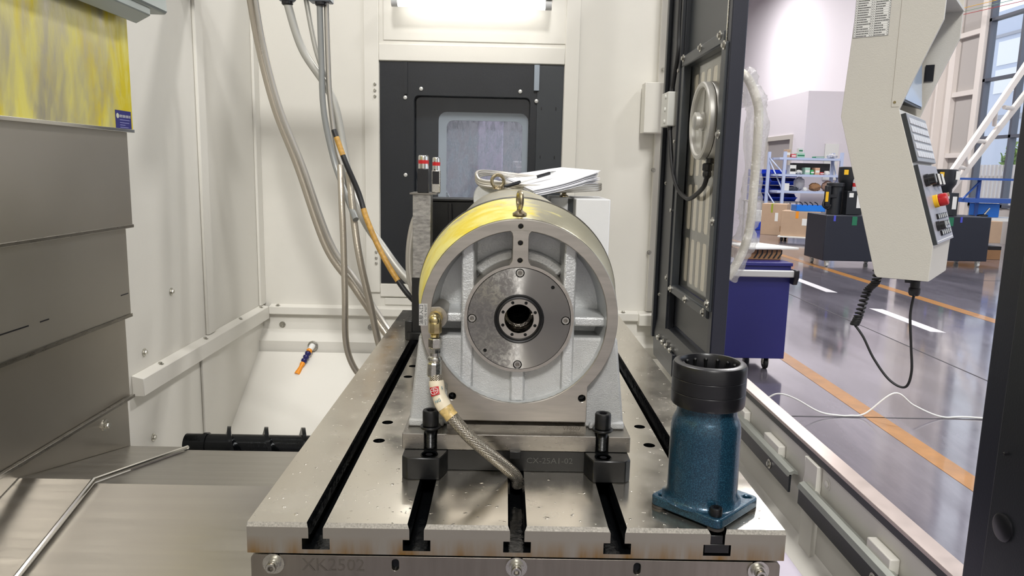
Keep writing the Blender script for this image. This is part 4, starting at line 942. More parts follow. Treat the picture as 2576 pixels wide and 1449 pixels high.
# ================================================================== things behind the rotary unit
ps = thing('stop_post', 'scuffed upright steel post left behind the rotary drum', 'post', (-.232, 1.03, 1.0))
q = B(); q.box(-.255, -.21, .995, 1.05, 1.16, 1.372); q.obj('upper_bar', mat('scuffed_steel', (176, 174, 170), .34, .9, var=.4, vs=60, vscale=(1, 1, 2.5), rvar=.1), ps, bevel=.001)
q = B(); q.box(-.257, -.208, .993, 1.052, 1.02, 1.162); q.obj('lower_bar', black_oxide, ps, bevel=.001)
q = B(); q.box(-.268, -.20, .985, 1.06, 1.0003, 1.021); q.box(-.274, -.255, .99, 1.05, 1.0003, 1.05); q.obj('foot', black_oxide, ps, bevel=.002)
q = B(); q.box(-.262, -.195, .99, 1.09, 1.3722, 1.376); q.obj('top_plate', steel, ps)
def sensor(x, lab, w_, dark):
    t = thing('position_sensor', lab, 'sensor', (x, 1.02, 1.3762), 'sensors on the post')
    y = 1.012 if dark else 1.045
    q = B(); q.box(x-w_, x+w_, y-.012, y+.012, 1.3764, 1.436 if dark else 1.432); q.obj('block', black_plastic if dark else zinc, t, bevel=.0015)
    if not dark: q = B(); q.box(x-w_*.8, x+w_*.8, y-.0135, y-.0118, 1.398, 1.43); q.obj('dark_window', black_plastic, t)
    q = B(); q.lathe([(w_*.95, 0), (w_*.95, .012)], (x, y, 1.436 if dark else 1.432), (0, 0, 1), 22); q.obj('cap_base', chrome, t)
    q = B(); q.lathe([(w_*.97, .012), (w_*.97, .021)], (x, y, 1.436 if dark else 1.432), (0, 0, 1), 22); q.obj('red_band', red_p, t)
    q = B(); q.lathe([(w_*.95, .021), (w_*.95, .030), (w_*.8, .033)], (x, y, 1.436 if dark else 1.432), (0, 0, 1), 22); q.obj('cap', chrome, t)
sensor(-.230, 'taller black sensor with chrome and red cap on the steel post', .0138, True)
sensor(-.201, 'smaller grey sensor with chrome and red cap beside the black one', .0105, False)
bk = thing('drive_housing', 'black drive housing behind the rotary drum, left', 'housing', (-.1, 1.3, 1.0))
q = B(); q.box(-.235, .09, 1.25, 1.37, 1.0003, 1.345); q.obj('body', black_oxide, bk, bevel=.003)
q = B(); q.box(-.237, .092, 1.246, 1.372, 1.3452, 1.353); q.obj('lid', black_oxide, bk, bevel=.002)
q = B(); q.tube([(-.175, 1.24, 1.01), (-.175, 1.238, 1.2), (-.18, 1.238, 1.34)], .006, 8); q.obj('cable', rubber, bk)
mc = thing('motor_cover', 'white motor cover box right behind the rotary drum', 'cover', (.22, 1.2, 1.0))
q = B(); q.box(.10, .15, 1.18, 1.33, 1.0003, 1.366); q.obj('side_box', white_paint, mc, bevel=.003)
q = B(); q.box(.1645, .256, 1.10, 1.34, 1.0003, 1.366); q.obj('main_box', white_paint, mc, bevel=.003)
q = B(); q.box(.149, .165, 1.185, 1.33, 1.0003, 1.362); q.obj('joint', dark_grey, mc)
eyebolt(mc, (.140, 1.205, 1.3665), .0165, .005, (1, .25, 0), stem=.012, baser=.013)
# papers: bent stack lying across the top
pp = thing('paper_stack', 'curled stack of white papers lying on top of the machine unit', 'papers', (.1, 1.15, 1.39))
def sheet(dz, dx, dy, rot, name='sheet'):
    q = B(); vs = []; fs = []; nx, ny = 14, 8; L, W_ = .215, .25
    e1 = Vector((math.cos(.55+rot), math.sin(.55+rot), 0)); e2 = Vector((-math.sin(.36+rot), math.cos(.36+rot), 0)); o_ = Vector((.05+dx, 1.065+dy, 0))
    for k in (0, 1):
        for i in range(nx+1):
            for j in range(ny+1):
                u, v = i/nx, j/ny
                z = 1.371+.046*u+.034*v-.026*u*v-.004*math.sin(u*PI)*(1-v)+dz*(1+.5*u*u)-.010*max(0, u-.8)*5*(1-dz/.02)-k*.0009
                p = o_+e1*(u*L)+e2*(v*W_); vs.append((p.x, p.y, z))
    m_ = (nx+1)*(ny+1)
    for i in range(nx):
        for j in range(ny):
            a = i*(ny+1)+j; fs.append((a, a+ny+1, a+ny+2, a+1)); fs.append((m_+a, m_+a+1, m_+a+ny+2, m_+a+ny+1))
    bd = [i*(ny+1) for i in range(nx+1)]+[nx*(ny+1)+j for j in range(1, ny+1)]+[i*(ny+1)+ny for i in range(nx-1, -1, -1)]+[j for j in range(ny-1, 0, -1)]
    for a, c_ in zip(bd, bd[1:]+bd[:1]): fs.append((a, m_+a, m_+c_, c_))
    q.add(vs, fs); return q.obj(name, paper, pp, smooth=60)
for k in range(9): sheet(k*.0019, random.uniform(-.004, .004), random.uniform(-.003, .003), random.uniform(-.02, .02))
top = sheet(9*.0019, .004, 0, .01)
b_, e_ = Vector((-.026, 1.085, 1.3945)), Vector((.118, 1.19, 1.4375))
pe = thing('ballpoint_pen', 'white pen with black grip lying across the papers', 'pen', b_)
dpn = (e_-b_); L_ = dpn.length; dpn.normalize()
q = B(); q.lathe([(.0032, 0), (.0042, .004), (.0042, .05), (.0036, .052)], b_, dpn, 14); q.box(-.0012, .0012, -.007, -.0045, .008, .05, fr=frame(b_, dpn.orthogonal(), dpn.cross(dpn.orthogonal()))); q.obj('cap', black_plastic, pe)
q = B(); q.lathe([(.0040, .052), (.0040, .108)], b_, dpn, 14); q.obj('barrel', label_white, pe)
q = B(); q.lathe([(.0046, .108), (.0048, .125), (.0046, .155)], b_, dpn, 14); q.obj('grip', black_plastic, pe)
q = B(); q.lathe([(.0042, .155), (.0028, .166), (.0008, .178)], b_, dpn, 14); q.obj('tip', chrome, pe)
cc = thing('coiled_cable', 'loops of grey braided cable under the papers on the machine unit', 'cable', (.05, 1.2, 1.38))
for k in range(3):
    z = 1.385+k*.006
    pts = [(.14, 1.16-k*.01, z), (.225, 1.19, z+.004), (.24, 1.24, z+.006), (.20, 1.28, z+.006), (.05, 1.27, z+.022), (-.05, 1.24, z+.040-k*.004), (-.10, 1.20-k*.008, z+.032), (-.09, 1.17, z+.01), (-.03, 1.15, z+.004), (.05, 1.14-k*.008, z-.002), (.14, 1.155, z)]
    q = B(); q.tube(pts, .0055, 10, k=8); q.obj('loop', silver_hose, cc)
# ================================================================== hanging hoses at the back left
def gland(x, y, z, lab, box=False):
    t = thing('cable_gland', lab, 'cable gland', (x, y, z), 'glands over the hoses')
    q = B()
    if box: q.box(x-.035, x+.035, y-.02, y+.03, z, z+.08)
    else: q.lathe([(.022, .0), (.03, .006), (.03, .03), (.026, .034), (.026, .08)], (x, y, z), (0, 0, 1), 8)
    q.obj('body', mat('gland_grey', (120, 126, 136), .4, .5), t, bevel=.003)
    q = B(); q.lathe([(.014, -.012), (.018, -.008), (.018, 0)], (x, y, z), (0, 0, 1), 16); q.obj('seal', black_plastic, t)
gland(-.84, 1.62, 1.975, 'leftmost round cable gland at the top, left hose leaves it'); gland(-.735, 1.62, 1.955, 'hexagonal cable gland at the top, second from the left'); gland(-.628, 1.62, 1.955, 'square cable block at the top, right of the two glands', True)
mount = B(); mount.box(-1.068, -.5, 1.55, 1.7, 2.03, 2.05); tag(mount.obj('overhead_plate', white_paint), 'white overhead plate that carries the cable glands', 'plate')
def hose(name, lab, pts, r, m, cat='hose'):
    q = B(); q.tube(pts, r, 12, k=10); o = q.obj(name, m, smooth=60); return tag(o, lab, cat, 'hoses hanging at the left')
conduit = mat('steel_conduit', (190, 182, 168), .36, .8, bmp=.5, bs=240, bd=.001)
conduit2 = mat('pale_conduit', (186, 185, 178), .42, .4)
hose('metal_hose', 'left thick metal hose sweeping down behind the table', [(-.855, 1.62, 1.98), (-.84, 1.66, 1.81), (-.80, 1.68, 1.62), (-.735, 1.7, 1.43), (-.645, 1.7, 1.16), (-.55, 1.7, 1.02), (-.44, 1.68, .865), (-.36, 1.62, .79), (-.28, 1.48, .75), (-.25, 1.392, .75)], .0135, conduit)
hose('metal_hose', 'thin metal hose close beside the left thick hose', [(-.832, 1.60, 1.98), (-.815, 1.63, 1.81), (-.775, 1.65, 1.62), (-.708, 1.67, 1.43), (-.62, 1.68, 1.17), (-.525, 1.68, 1.03), (-.42, 1.66, .875), (-.34, 1.6, .80), (-.25, 1.47, .77), (-.22, 1.392, .77)], .0085, silver_hose)
hose('pale_hose', 'pale hose from the hexagonal gland crossing to the right', [(-.735, 1.62, 1.95), (-.695, 1.64, 1.81), (-.605, 1.66, 1.66), (-.567, 1.66, 1.47), (-.535, 1.60, 1.36), (-.48, 1.55, 1.26), (-.42, 1.5, 1.19), (-.34, 1.45, 1.10), (-.24, 1.4, 1.03)], .0135, conduit2)
hose('pale_hose', 'thinner pale hose between the gland and the square block', [(-.695, 1.66, 2.03), (-.66, 1.66, 1.83), (-.622, 1.67, 1.70), (-.59, 1.67, 1.57), (-.565, 1.66, 1.44), (-.525, 1.6, 1.33)], .0085, conduit2)
hose('grey_hose', 'grey hose hanging straight from the square block', [(-.632, 1.62, 1.955), (-.632, 1.63, 1.79), (-.628, 1.63, 1.62), (-.60, 1.63, 1.47), (-.565, 1.6, 1.38), (-.50, 1.5, 1.27)], .010, grey_hose)
hose('grey_hose', 'second grey hose right of the straight one', [(-.612, 1.63, 1.955), (-.613, 1.64, 1.80), (-.61, 1.645, 1.66), (-.592, 1.65, 1.50), (-.56, 1.64, 1.40)], .009, silver_hose)
hose('metal_hose', 'vertical metal hose that loops below the table edge', [(-.565, 1.58, 1.44), (-.553, 1.54, 1.32), (-.545, 1.52, 1.20), (-.538, 1.5, 1.02), (-.538, 1.5, .88), (-.52, 1.5, .80), (-.48, 1.5, .745), (-.40, 1.49, .71), (-.33, 1.45, .70), (-.29, 1.392, .70)], .0105, conduit)
hose('metal_hose', 'slanted metal hose right of the vertical one', [(-.53, 1.55, 1.42), (-.508, 1.52, 1.25), (-.488, 1.5, 1.14), (-.455, 1.5, .99), (-.428, 1.5, .86), (-.40, 1.49, .79), (-.35, 1.45, .75), (-.31, 1.392, .74)], .0115, conduit)
hose('printed_hose', 'black hose with yellow printed band reaching behind the drum', [(-.57, 1.52, 1.55), (-.53, 1.5, 1.45), (-.49, 1.5, 1.355), (-.46, 1.48, 1.27), (-.405, 1.45, 1.16), (-.33, 1.4, 1.06), (-.26, 1.36, 1.0)], .0085, rubber)
pts = spline([(-.57, 1.52, 1.55), (-.53, 1.5, 1.45), (-.49, 1.5, 1.355), (-.46, 1.48, 1.27), (-.405, 1.45, 1.16), (-.33, 1.4, 1.06), (-.26, 1.36, 1.0)], 10)
hh = [o for o in COL.objects if o.name.startswith('printed_hose')][0]
gold_print = mat('yellow_print', (190, 146, 66), .5, var=.3, vs=90)
q = B(); q.tube(pts[26:48], .0089, 12, raw=True); q.obj('yellow_band', gold_print, hh, smooth=60)
q = B(); q.tube(pts[3:9], .0089, 12, raw=True); q.obj('yellow_band', gold_print, hh, smooth=60)
hose('braided_loop', 'silver braided hose loop bulging beside the steel post', [(-.245, 1.25, 1.02), (-.285, 1.24, 1.10), (-.293, 1.24, 1.19), (-.28, 1.24, 1.28), (-.25, 1.24, 1.34)], .013, silver_hose)

# ================================================================== OPERATOR PENDANT
P0 = Vector((1.3114, 1.4149, 0)); nn = Vector((.788, -.616, 0)).normalized(); zz = Vector((0, 0, 1)); ww_ = Vector((.616, .788, 0)).normalized()
fp = frame(P0, nn, zz)          # third axis points towards the camera side
pn = thing('operator_pendant', 'beige hanging operator panel with screen, keypad and red emergency stop', 'control panel', P0+Vector((-.1, 0, 1.1)))
lower = [(-.304, 1.634), (-.156, 1.127), (-.148, 1.118), (0, 1.119), (.002, 1.231), (-.133, 1.652), (-.215, 1.676), (-.215, 2.25), (-.275, 2.25)]
full = [(-.304, 1.634), (-.156, 1.127), (-.148, 1.118), (0, 1.119), (.002, 1.231), (-.133, 1.652), (-.109, 1.723), (-.037, 1.913), (-.034, 2.25), (-.275, 2.25)]
q = B(); q.prism(lower, -.012, -.373, fp, side=0); q.obj('body', panel_cream, pn, smooth=0)
q = B(); q.prism(full, 0, -.0125, fp, side=0); q.obj('side_plate', panel_cream, pn, smooth=0, bevel=.0015); q = B(); q.prism(full, -.3725, -.385, fp, side=0); q.obj('side_plate', panel_cream, pn, smooth=0, bevel=.0015)
q = B(); q.box(-.2145, -.034, 2.0, 2.01, -.375, -.01, fr=fp); q.obj('hood_shelf', panel_cream, pn)
q = B(); q.prism([(-.205, 1.70), (-.125, 1.676), (-.155, 1.99), (-.205, 1.99)], -.02, -.34, fp); sc_ = q.obj('screen_bezel', dark_grey, pn, bevel=.002)
q = B(); q.prism([(-.128, 1.685), (-.1225, 1.684), (-.1515, 1.98), (-.156, 1.98)], -.03, -.33, fp); q.obj('screen', mat('screen_glass', (190, 206, 226), .12, .15), sc_)
q = B(); q.box(-.13, -.103, 1.775, 1.83, -.373, -.366, fr=fp); q.obj('vent', black_plastic, pn)
# seam and screw on the side, parameter sticker
q = B(); q.box(-.1575, -.1565, 1.66, 2.25, 0, .0006, fr=fp); q.box(-.157, -.135, 1.659, 1.660, 0, .0006, fr=fp); q.obj('seam', mat('seam_line', (150, 144, 132), .6), pn)  # seam drawn as a thin darker strip on the side plate
q = B(); q.cyl(fp(-.148, 1.674, 0), fp(-.148, 1.674, .0015), .0042, n=14); q.obj('screw', gold_zinc, pn)
q = B(); q.box(-.2895, -.186, 1.879, 2.06, 0, .0006, fr=fp); sk = q.obj('parameter_label', label_white, pn, smooth=0, label='printed parameter table label')
q = B(); rnd = random.Random(5)
for (u0, u1, v0, v1) in ((-.2895, -.186, 1.879, 1.8797), (-.2895, -.2888, 1.879, 2.06), (-.1867, -.186, 1.879, 2.06), (-.282, -.2816, 1.879, 2.06), (-.2425, -.2421, 1.879, 2.06), (-.2365, -.2361, 1.879, 2.06), (-.2295, -.2291, 1.879, 2.06), (-.1915, -.1911, 1.879, 2.06)): q.box(u0, u1, v0, v1, .0006, .0008, fr=fp)
for k in range(25):
    z = 1.8797+k*.0072; q.box(-.2895, -.186, z, z+.00035, .0006, .0008, fr=fp)
    for (u0, u1) in ((-.281, -.243), (-.2285, -.192)):
        L_ = (u1-u0)*rnd.uniform(.45, .98); u = u0
        while u < u0+L_:
            w_ = rnd.uniform(.0015, .004); q.box(u, u+w_, z+.002, z+.0048, .0006, .0008, fr=fp); u += w_+.0007
    for u in (-.2868, -.2405, -.2345, -.1895): q.box(u, u+.002, z+.0022, z+.0046, .0006, .0008, fr=fp)
q.obj('print', ink, sk, smooth=0)
# console face
dv = (nn*.135+zz*-.421).normalized(); Pt = P0+nn*-.133+zz*1.652
ff = frame(Pt, ww_, -dv)
q = B(); q.box(.012, .372, -.172, -.016, 0, .015, fr=ff); kp = q.obj('keypad', mat('keypad_grey', (146, 148, 152), .35), pn, bevel=.002)
q = B(); q.box(.003, .0125, -.172, -.016, 0, .014, fr=ff); q.obj('keypad_edge', dark_grey, kp)
key_m = mat('key_light', (200, 202, 206), .4)
proto = None
for r in range(5):
    for c_ in range(7):
        q = B(); u = .03+c_*.047; v = -.158+r*.027
        if proto is None: q.box(.03, .066, -.158, -.138, .015, .018, fr=ff); proto = q.obj('key', key_m, kp, bevel=.001, seg=1)
        else: dup(proto, kp, ww_*(c_*.047)+(-dv)*(r*.027))
q = B(); q.box(.012, .372, -.44, -.182, 0, .013, fr=ff); cp = q.obj('switch_panel', mat('panel_silver', (160, 158, 164), .36, .2), pn, bevel=.002)
q = B(); q.box(.003, .0125, -.44, -.182, 0, .012, fr=ff); q.obj('panel_edge', dark_grey, cp)
def knob(u, v, r, h):
    o = Vector(ff(u, v, .013)); ax = Vector(ff(u, v, 1))-Vector(ff(u, v, 0))
    q = B(); q.lathe([(r, 0), (r, h*.4), (r*.9, h*.45), (r*.85, h), (r*.7, h*1.05)], o, ax, 24); k = q.obj('rotary_knob', black_plastic, cp, smooth=25)
    q = B(); q.box(u-.002, u+.002, v-r*.6, v+r*.7, .013+h*1.05, .0135+h*1.06, fr=ff); q.obj('pointer', label_white, k)
knob(.06, -.235, .02, .03); knob(.075, -.385, .016, .024)
for (u, v) in ((.22, -.235), (.30, -.235)):
    q = B(); q.box(u-.03, u+.02, v-.02, v+.02, .013, .034, fr=ff); kb = q.obj('toggle_block', black_plastic, cp, bevel=.002)
    for k in range(3): q = B(); q.box(u-.028+k*.016, u-.022+k*.016, v-.018, v+.018, .034, .0355, fr=ff); q.obj('white_mark', label_white, kb)
o = Vector(ff(.14, -.305, .013)); ax = (Vector(ff(0, 0, 1))-Vector(ff(0, 0, 0)))
q = B(); q.lathe([(.021, 0), (.021, .012), (.019, .014)], o, ax, 28); es = q.obj('stop_base', yellow_p, cp)
q = B(); q.lathe([(.015, .013), (.0195, .015), (.0205, .02), (.0205, .034), (.019, .038), (.016, .040)], o, ax, 28); q.obj('stop_button', red_p, es)
q = B(); q.lathe([(.009, 0), (.009, .01), (.006, .012)], Vector(ff(.26, -.29, .013)), ax, 18); q.box(.259, .261, -.297, -.283, .025, .045, fr=ff); q.obj('key_switch', chrome, cp)
for r in range(3):
    for k in range(5):
        u = .13+k*.042; v = -.355-r*.027
        q = B(); q.box(u-.016, u+.016, v-.009, v+.009, .013, .019, fr=ff); bt = q.obj('button', black_plastic, cp, bevel=.001)
        q = B(); q.box(u-.010, u-.006, v-.006, v+.006, .019, .0194, fr=ff); q.box(u+.002, u+.006, v-.006, v+.006, .019, .0194, fr=ff); q.obj('mark', label_white, bt)
q = B(); q.box(.02, .36, -.432, -.430, .013, .0135, fr=ff); q.obj('line', label_white, cp)
# plug under the pendant and its coiled cord
o = P0+nn*-.05+ww_*.10+zz*1.119
q = B(); q.lathe([(.020, 0), (.020, -.012), (.015, -.014), (.015, -.036), (.018, -.038), (.018, -.054), (.014, -.062), (.006, -.064)], o, (0, 0, 1), 20); q.lathe([(.011, 0), (.011, .03)], o+Vector((0, 0, -.012))-nn*.03, nn, 12); q.obj('plug', black_plastic, pn)
pl0 = o+Vector((0, 0, -.06))
cord = [pl0, pl0+nn*-.004+zz*-.07, pl0+nn*.008+zz*-.17, pl0+nn*.018+zz*-.26, pl0+nn*.004+zz*-.315, pl0+nn*-.045+zz*-.30, pl0+nn*-.10+zz*-.235, pl0+nn*-.14+zz*-.165, pl0+nn*-.172+zz*-.125]
q = B(); q.tube(cord, .0042, 10, k=10); q.obj('cord', rubber, pn)
c0 = cord[-1]; c1 = P0+nn*-.165+ww_*.06+zz*1.20; n_ = 26*14; vs = []
ctrl = spline([c0, c0+nn*.010+zz*.03, c0+nn*.03+zz*.12, P0+nn*-.163+ww_*.08+zz*1.10, c1], 20)
for i in range(n_+1):
    t = i/n_*(len(ctrl)-1.001); k = int(t); p_ = ctrl[k].lerp(ctrl[k+1], t-k); a = 2*PI*i/14
    vs.append(p_+nn*(.0115*math.cos(a))+ww_*(.0115*math.sin(a)))
q = B(); q.tube(vs, .0042, 7, raw=True); q.obj('coiled_cord', rubber, pn, smooth=60)
# arm that carries the pendant, above the frame
q = B(); q.box(-.25, -.15, 2.25, 2.33, -.25, -.12, fr=fp); q.box(-.235, -.165, 2.33, 2.4, -.23, -.14, fr=fp); q.obj('hanger', panel_cream, pn)

# ================================================================== HALL: blue trolley
tr = thing('tool_trolley', 'dark blue tool trolley with grey handle beside the machine door', 'trolley', (1.78, 4.75, 0))
q = B(); q.box(1.35, 2.07, 4.42, 5.0, .095, .79); q.obj('body', trolley_blue, tr, bevel=.004)
q = B(); q.box(1.33, 2.075, 4.40, 5.0, .79, .815); q.obj('top', trolley_blue, tr, bevel=.004)
q = B(); q.box(1.40, 2.07, 4.345, 4.38, .715, .765); hd = q.obj('handle_bar', mat('trolley_grey', (196, 196, 196), .4, .3), tr, bevel=.008)
q = B(); q.prism([(4.33, .77), (4.33, .72), (4.36, .66), (4.42, .66), (4.42, .77)], 2.065, 2.10, 'x'); q.obj('handle_bracket', black_plastic, tr, bevel=.006)
for x, y in ((1.96, 4.50), (1.45, 4.50), (1.96, 4.92), (1.45, 4.92)):
    q = B(); q.cyl((x-.014, y, .042), (x+.014, y, .042), .042, n=24); ws = q.obj('caster', rubber, tr, bevel=.004)
    q = B(); q.box(x-.022, x-.017, y-.02, y+.02, .035, .095); q.box(x+.017, x+.022, y-.02, y+.02, .035, .095); q.box(x-.022, x+.022, y-.025, y+.025, .085, .095); q.obj('fork', zinc, ws)
bx = thing('striped_carton', 'brown carton with dark stripes on the blue trolley', 'box', (1.95, 4.65, .8155))
q = B(); q.box(1.72, 2.05, 4.58, 4.85, .8157, .898); bb = q.obj('box', carton_d, bx, bevel=.003)
for k in range(6):
    x = 1.84+k*.036; q = B(); q.prism([(x, .825), (x+.014, .825), (x+.036, .86), (x+.036, .89), (x+.028, .89), (x+.026, .866)], 4.578, 4.58, 'y'); q.obj('stripe', ink, bb, smooth=0)
b = B(); b.prism([(1.78, 4.5), (2.17, 4.56), (2.0, 4.9), (1.72, 4.85)], .8985, .913, 'z'); tag(b.obj('white_board', label_white, bevel=.002), 'flat white foam sheet lying on the striped carton', 'sheet')
# white cable lying on the floor
hose('floor_cable', 'thin white cable looping across the hall floor beside the sill', [(1.50, 3.4, .03), (1.589, 3.4, .11), (1.654, 3.4, .138), (1.753, 3.4, .11), (1.907, 3.4, .03), (2.03, 3.4, .009), (2.10, 3.4, .009), (2.19, 3.4, .025), (2.354, 3.4, .155), (2.483, 3.4, .08), (2.662, 3.41, .009), (2.85, 3.41, .009), (3.3, 3.3, .009)], .005, label_white, 'cable')
[o for o in COL.objects if o.name == 'floor_cable'][0]['group'] = 'floor cable'

# ================================================================== HALL: coolant filter units
def filter_unit(x0, x1, y0, lab, side):
    t = thing('filter_unit', lab, 'machine', ((x0+x1)/2, y0+.4, 0), 'black filter units')
    q = B(); q.box(x0, x1, y0, y0+.75, .10, .835); q.obj('tank', navy_black, t, bevel=.01)
    for x in (x0+.1, x1-.1):
        for y in (y0+.08, y0+.65):
            q = B(); q.cyl((x-.02, y, .04), (x+.02, y, .04), .04, n=18); q.obj('caster', label_white, t); q = B(); q.box(x-.03, x+.03, y-.03, y+.03, .07, .1); q.obj('caster_plate', zinc, t)
    c = x0+.30 if side else x0+.36
    q = B(); q.lathe([(.11, .836), (.11, 1.28), (.14, 1.29), (.14, 1.34), (.12, 1.35)], (c-.1, y0+.35, 0), (0, 0, 1), 24); q.obj('column', black_paint, t)
    q = B(); q.lathe([(.13, .836), (.13, 1.28), (.18, 1.36), (.19, 1.42), (.19, 1.6), (.17, 1.61)], (c+.18, y0+.45, 0), (0, 0, 1), 28); q.obj('cyclone', black_paint, t)
    q = B(); q.box(c-.02, c+.05, y0+.255, y0+.262, 1.48, 1.56); q.obj('yellow_sign', yellow_p, t)
    q = B(); q.box(c+.25, c+.32, y0+.255, y0+.262, 1.44, 1.58); q.obj('white_sign', label_white, t)
    q = B(); q.box(c+.02, c+.28, y0+.16, y0+.3, .84, 1.22); bx_ = q.obj('control_box', black_paint, t, bevel=.005)
    q = B(); q.box(c+.05, c+.12, y0+.155, y0+.16, 1.12, 1.19); q.box(c+.18, c+.25, y0+.155, y0+.16, .95, 1.16); q.obj('nameplate', label_white, bx_)
    q = B(); q.tube([(c-.25, y0+.3, 1.26), (c-.28, y0+.28, 1.1), (c-.32, y0+.25, .98), (c-.24, y0+.25, .93), (c-.2, y0+.25, .99)], .02, 8); q.obj('hose', rubber, t)
    q = B(); q.box(c-.30, c-.22, y0+.22, y0+.3, .95, 1.3); q.box(c-.30, c-.1, y0+.24, y0+.28, 1.1, 1.16); pp_ = q.obj('pump', black_plastic, t, bevel=.01)
    q = B(); q.box(c-.305, c-.26, y0+.215, y0+.222, 1.04, 1.2); q.obj('yellow_label', yellow_p, pp_)
    q = B(); q.box(c+.06, c+.14, y0-.004, y0, .68, .82); q.obj('green_label', mat('green_label', (30, 110, 78), .5), t)
    for x in (x0+.12, c+.25): q = B(); q.box(x, x+.035, y0-.004, y0, .74, .83); q.obj('blue_tag', mat('blue_tag', (70, 76, 190), .5), t)
    return t
filter_unit(5.12, 6.25, 10.85, 'black coolant filter unit on casters left behind the operator panel', 0)
filter_unit(6.95, 8.02, 11.2, 'black coolant filter unit on casters right behind the operator panel', 1)
bo = thing('water_bottle', 'clear water bottle with red label on the left filter unit', 'bottle', (5.66, 11.05, 1.22))
q = B(); q.lathe([(.035, 0), (.036, .01), (.036, .06), (.036, .15), (.03, .18), (.014, .21), (.014, .225)], (5.64, 11.08, 1.221), (0, 0, 1), 18); q.obj('bottle_body', mat('bottle_plastic', (214, 218, 224), .15, alpha=.75), bo)
q = B(); q.lathe([(.0368, .07), (.0368, .13)], (5.64, 11.08, 1.221), (0, 0, 1), 18, caps=(False, False)); q.obj('bottle_label', red_p, bo); q = B(); q.lathe([(.016, .222), (.016, .245)], (5.64, 11.08, 1.221), (0, 0, 1), 14); q.obj('cap', red_p, bo)

# ================================================================== HALL: rack with goods
RY = 19.4
rk = thing('storage_rack', 'pale blue storage rack with loaded shelves by the partition wall', 'rack', (8.3, RY, 0))
for x in (7.36, 7.60, 9.16):
    for y in ((RY+.55,) if x == 7.36 else (RY,) if x == 7.60 else (RY, RY+.55)):
        q = B(); q.box(x-.04, x+.04, y-.03, y+.03, 0, 2.1); q.obj('upright', rack_paint, rk, smooth=0)
for z in (.35, 1.01, 1.46, 1.91):
    q = B(); q.box(7.45, 9.2, RY-.02, RY+.58, z-.03, z+.03); q.obj('shelf', rack_paint, rk, smooth=0)
for (z0, z1) in ((.4, 1.0), (1.05, 1.9), (1.5, 1.95)): q = B(); q.tube([(7.60, RY, z0), (7.36, RY+.55, z1)], .02, 6, raw=True); q.obj('brace', rack_paint, rk)
for (z0, z1) in ((1.1, 1.9), (1.5, 1.1)): q = B(); q.tube([(9.16, RY, z0), (9.16, RY+.55, z1)], .02, 6, raw=True); q.obj('brace', rack_paint, rk)
col = lambda n_, c: mat('goods_'+n_, c, .55)
def goods(name, lab, cat, x0, x1, z0, z1, m, d=.25, lid=None, y=None, kind='box'):
    y0 = RY+.05 if y is None else y
    t = thing(name, lab, cat, ((x0+x1)/2, y0+d/2, z0), 'goods on the rack')
    q = B()
    if kind == 'box': q.box(x0, x1, y0, y0+d, z0, z1)
    elif kind == 'round': r = (x1-x0)/2; q.lathe([(r*.9, 0), (r, .01), (r, (z1-z0)*.7), (r*.8, z1-z0)], ((x0+x1)/2, y0+r, z0), (0, 0, 1), 18)
    elif kind == 'bag':
        cx, cy, cz = (x0+x1)/2, y0+d/2, (z0+z1)/2; vs = B(); q.sphere((cx, cy, cz), .5, 16, 10, (x1-x0, d, z1-z0)); rnd = random.Random(int(x0*100))
        q.v = [(a+rnd.uniform(-.02, .02), c_+rnd.uniform(-.02, .02), max(z0, e+rnd.uniform(-.02, .02))) for a, c_, e in q.v]
    q.obj('body', m, t, bevel=.006 if kind == 'box' else 0)
    q = B()
    if kind != 'bag': q.box(x0+.01, x1-.01, y0-.002, y0, z0+(z1-z0)*.3, z0+(z1-z0)*.62); q.obj('tag', lid or label_white, t)
    return t
goods('small_carton', 'small brown carton at the left end of the top shelf', 'box', 7.66, 7.76, 1.942, 2.16, carton_m)
goods('red_packet', 'red packet next to the carton on the top shelf', 'packet', 7.79, 7.92, 1.942, 2.04, col('red', (210, 96, 104)))
goods('green_box', 'green and white box stack on the top shelf', 'box', 7.95, 8.16, 1.942, 2.07, col('mint', (170, 206, 190)), lid=col('green', (40, 120, 84)))
goods('green_lid_tub', 'clear tub with green lid on the green box', 'tub', 7.98, 8.10, 2.072, 2.2, col('clear', (206, 214, 212)), d=.15, lid=col('green', (40, 120, 84)))
goods('green_tray', 'flat green tray right on the top shelf', 'tray', 8.46, 8.70, 1.942, 1.985, MATS['goods_green'])
goods('silver_parts', 'heap of silver parts at the right end of the top shelf', 'parts', 8.82, 9.1, 1.942, 2.06, col('silver', (196, 196, 202)), kind='bag')
goods('white_canister', 'white canister at the left of the second shelf', 'canister', 7.78, 7.95, 1.492, 1.74, label_white, lid=ink)
goods('white_bag', 'white bag beside the canister on the second shelf', 'bag', 7.97, 8.16, 1.492, 1.60, label_white, kind='bag')
goods('long_black_box', 'long open black box at the back of the second shelf', 'box', 7.95, 9.0, 1.492, 1.80, col('black', (44, 40, 42)), d=.2, y=RY+.32, lid=MATS['goods_black'])
goods('mint_carton', 'white and mint carton in the middle of the second shelf', 'box', 8.2, 8.34, 1.492, 1.68, MATS['goods_mint'])
goods('green_can', 'bright green can in the middle of the second shelf', 'can', 8.36, 8.46, 1.492, 1.62, col('leaf', (60, 170, 100)), kind='round')
goods('peach_carton', 'peach coloured carton right on the second shelf', 'box', 8.48, 8.61, 1.492, 1.68, col('peach', (214, 168, 140)))
goods('red_bowl', 'red bowl right of the peach carton', 'bowl', 8.62, 8.74, 1.492, 1.56, col('redder', (208, 70, 70)), kind='round')
goods('white_jar', 'round white jar at the right of the second shelf', 'jar', 8.76, 8.90, 1.492, 1.60, label_white, kind='round')
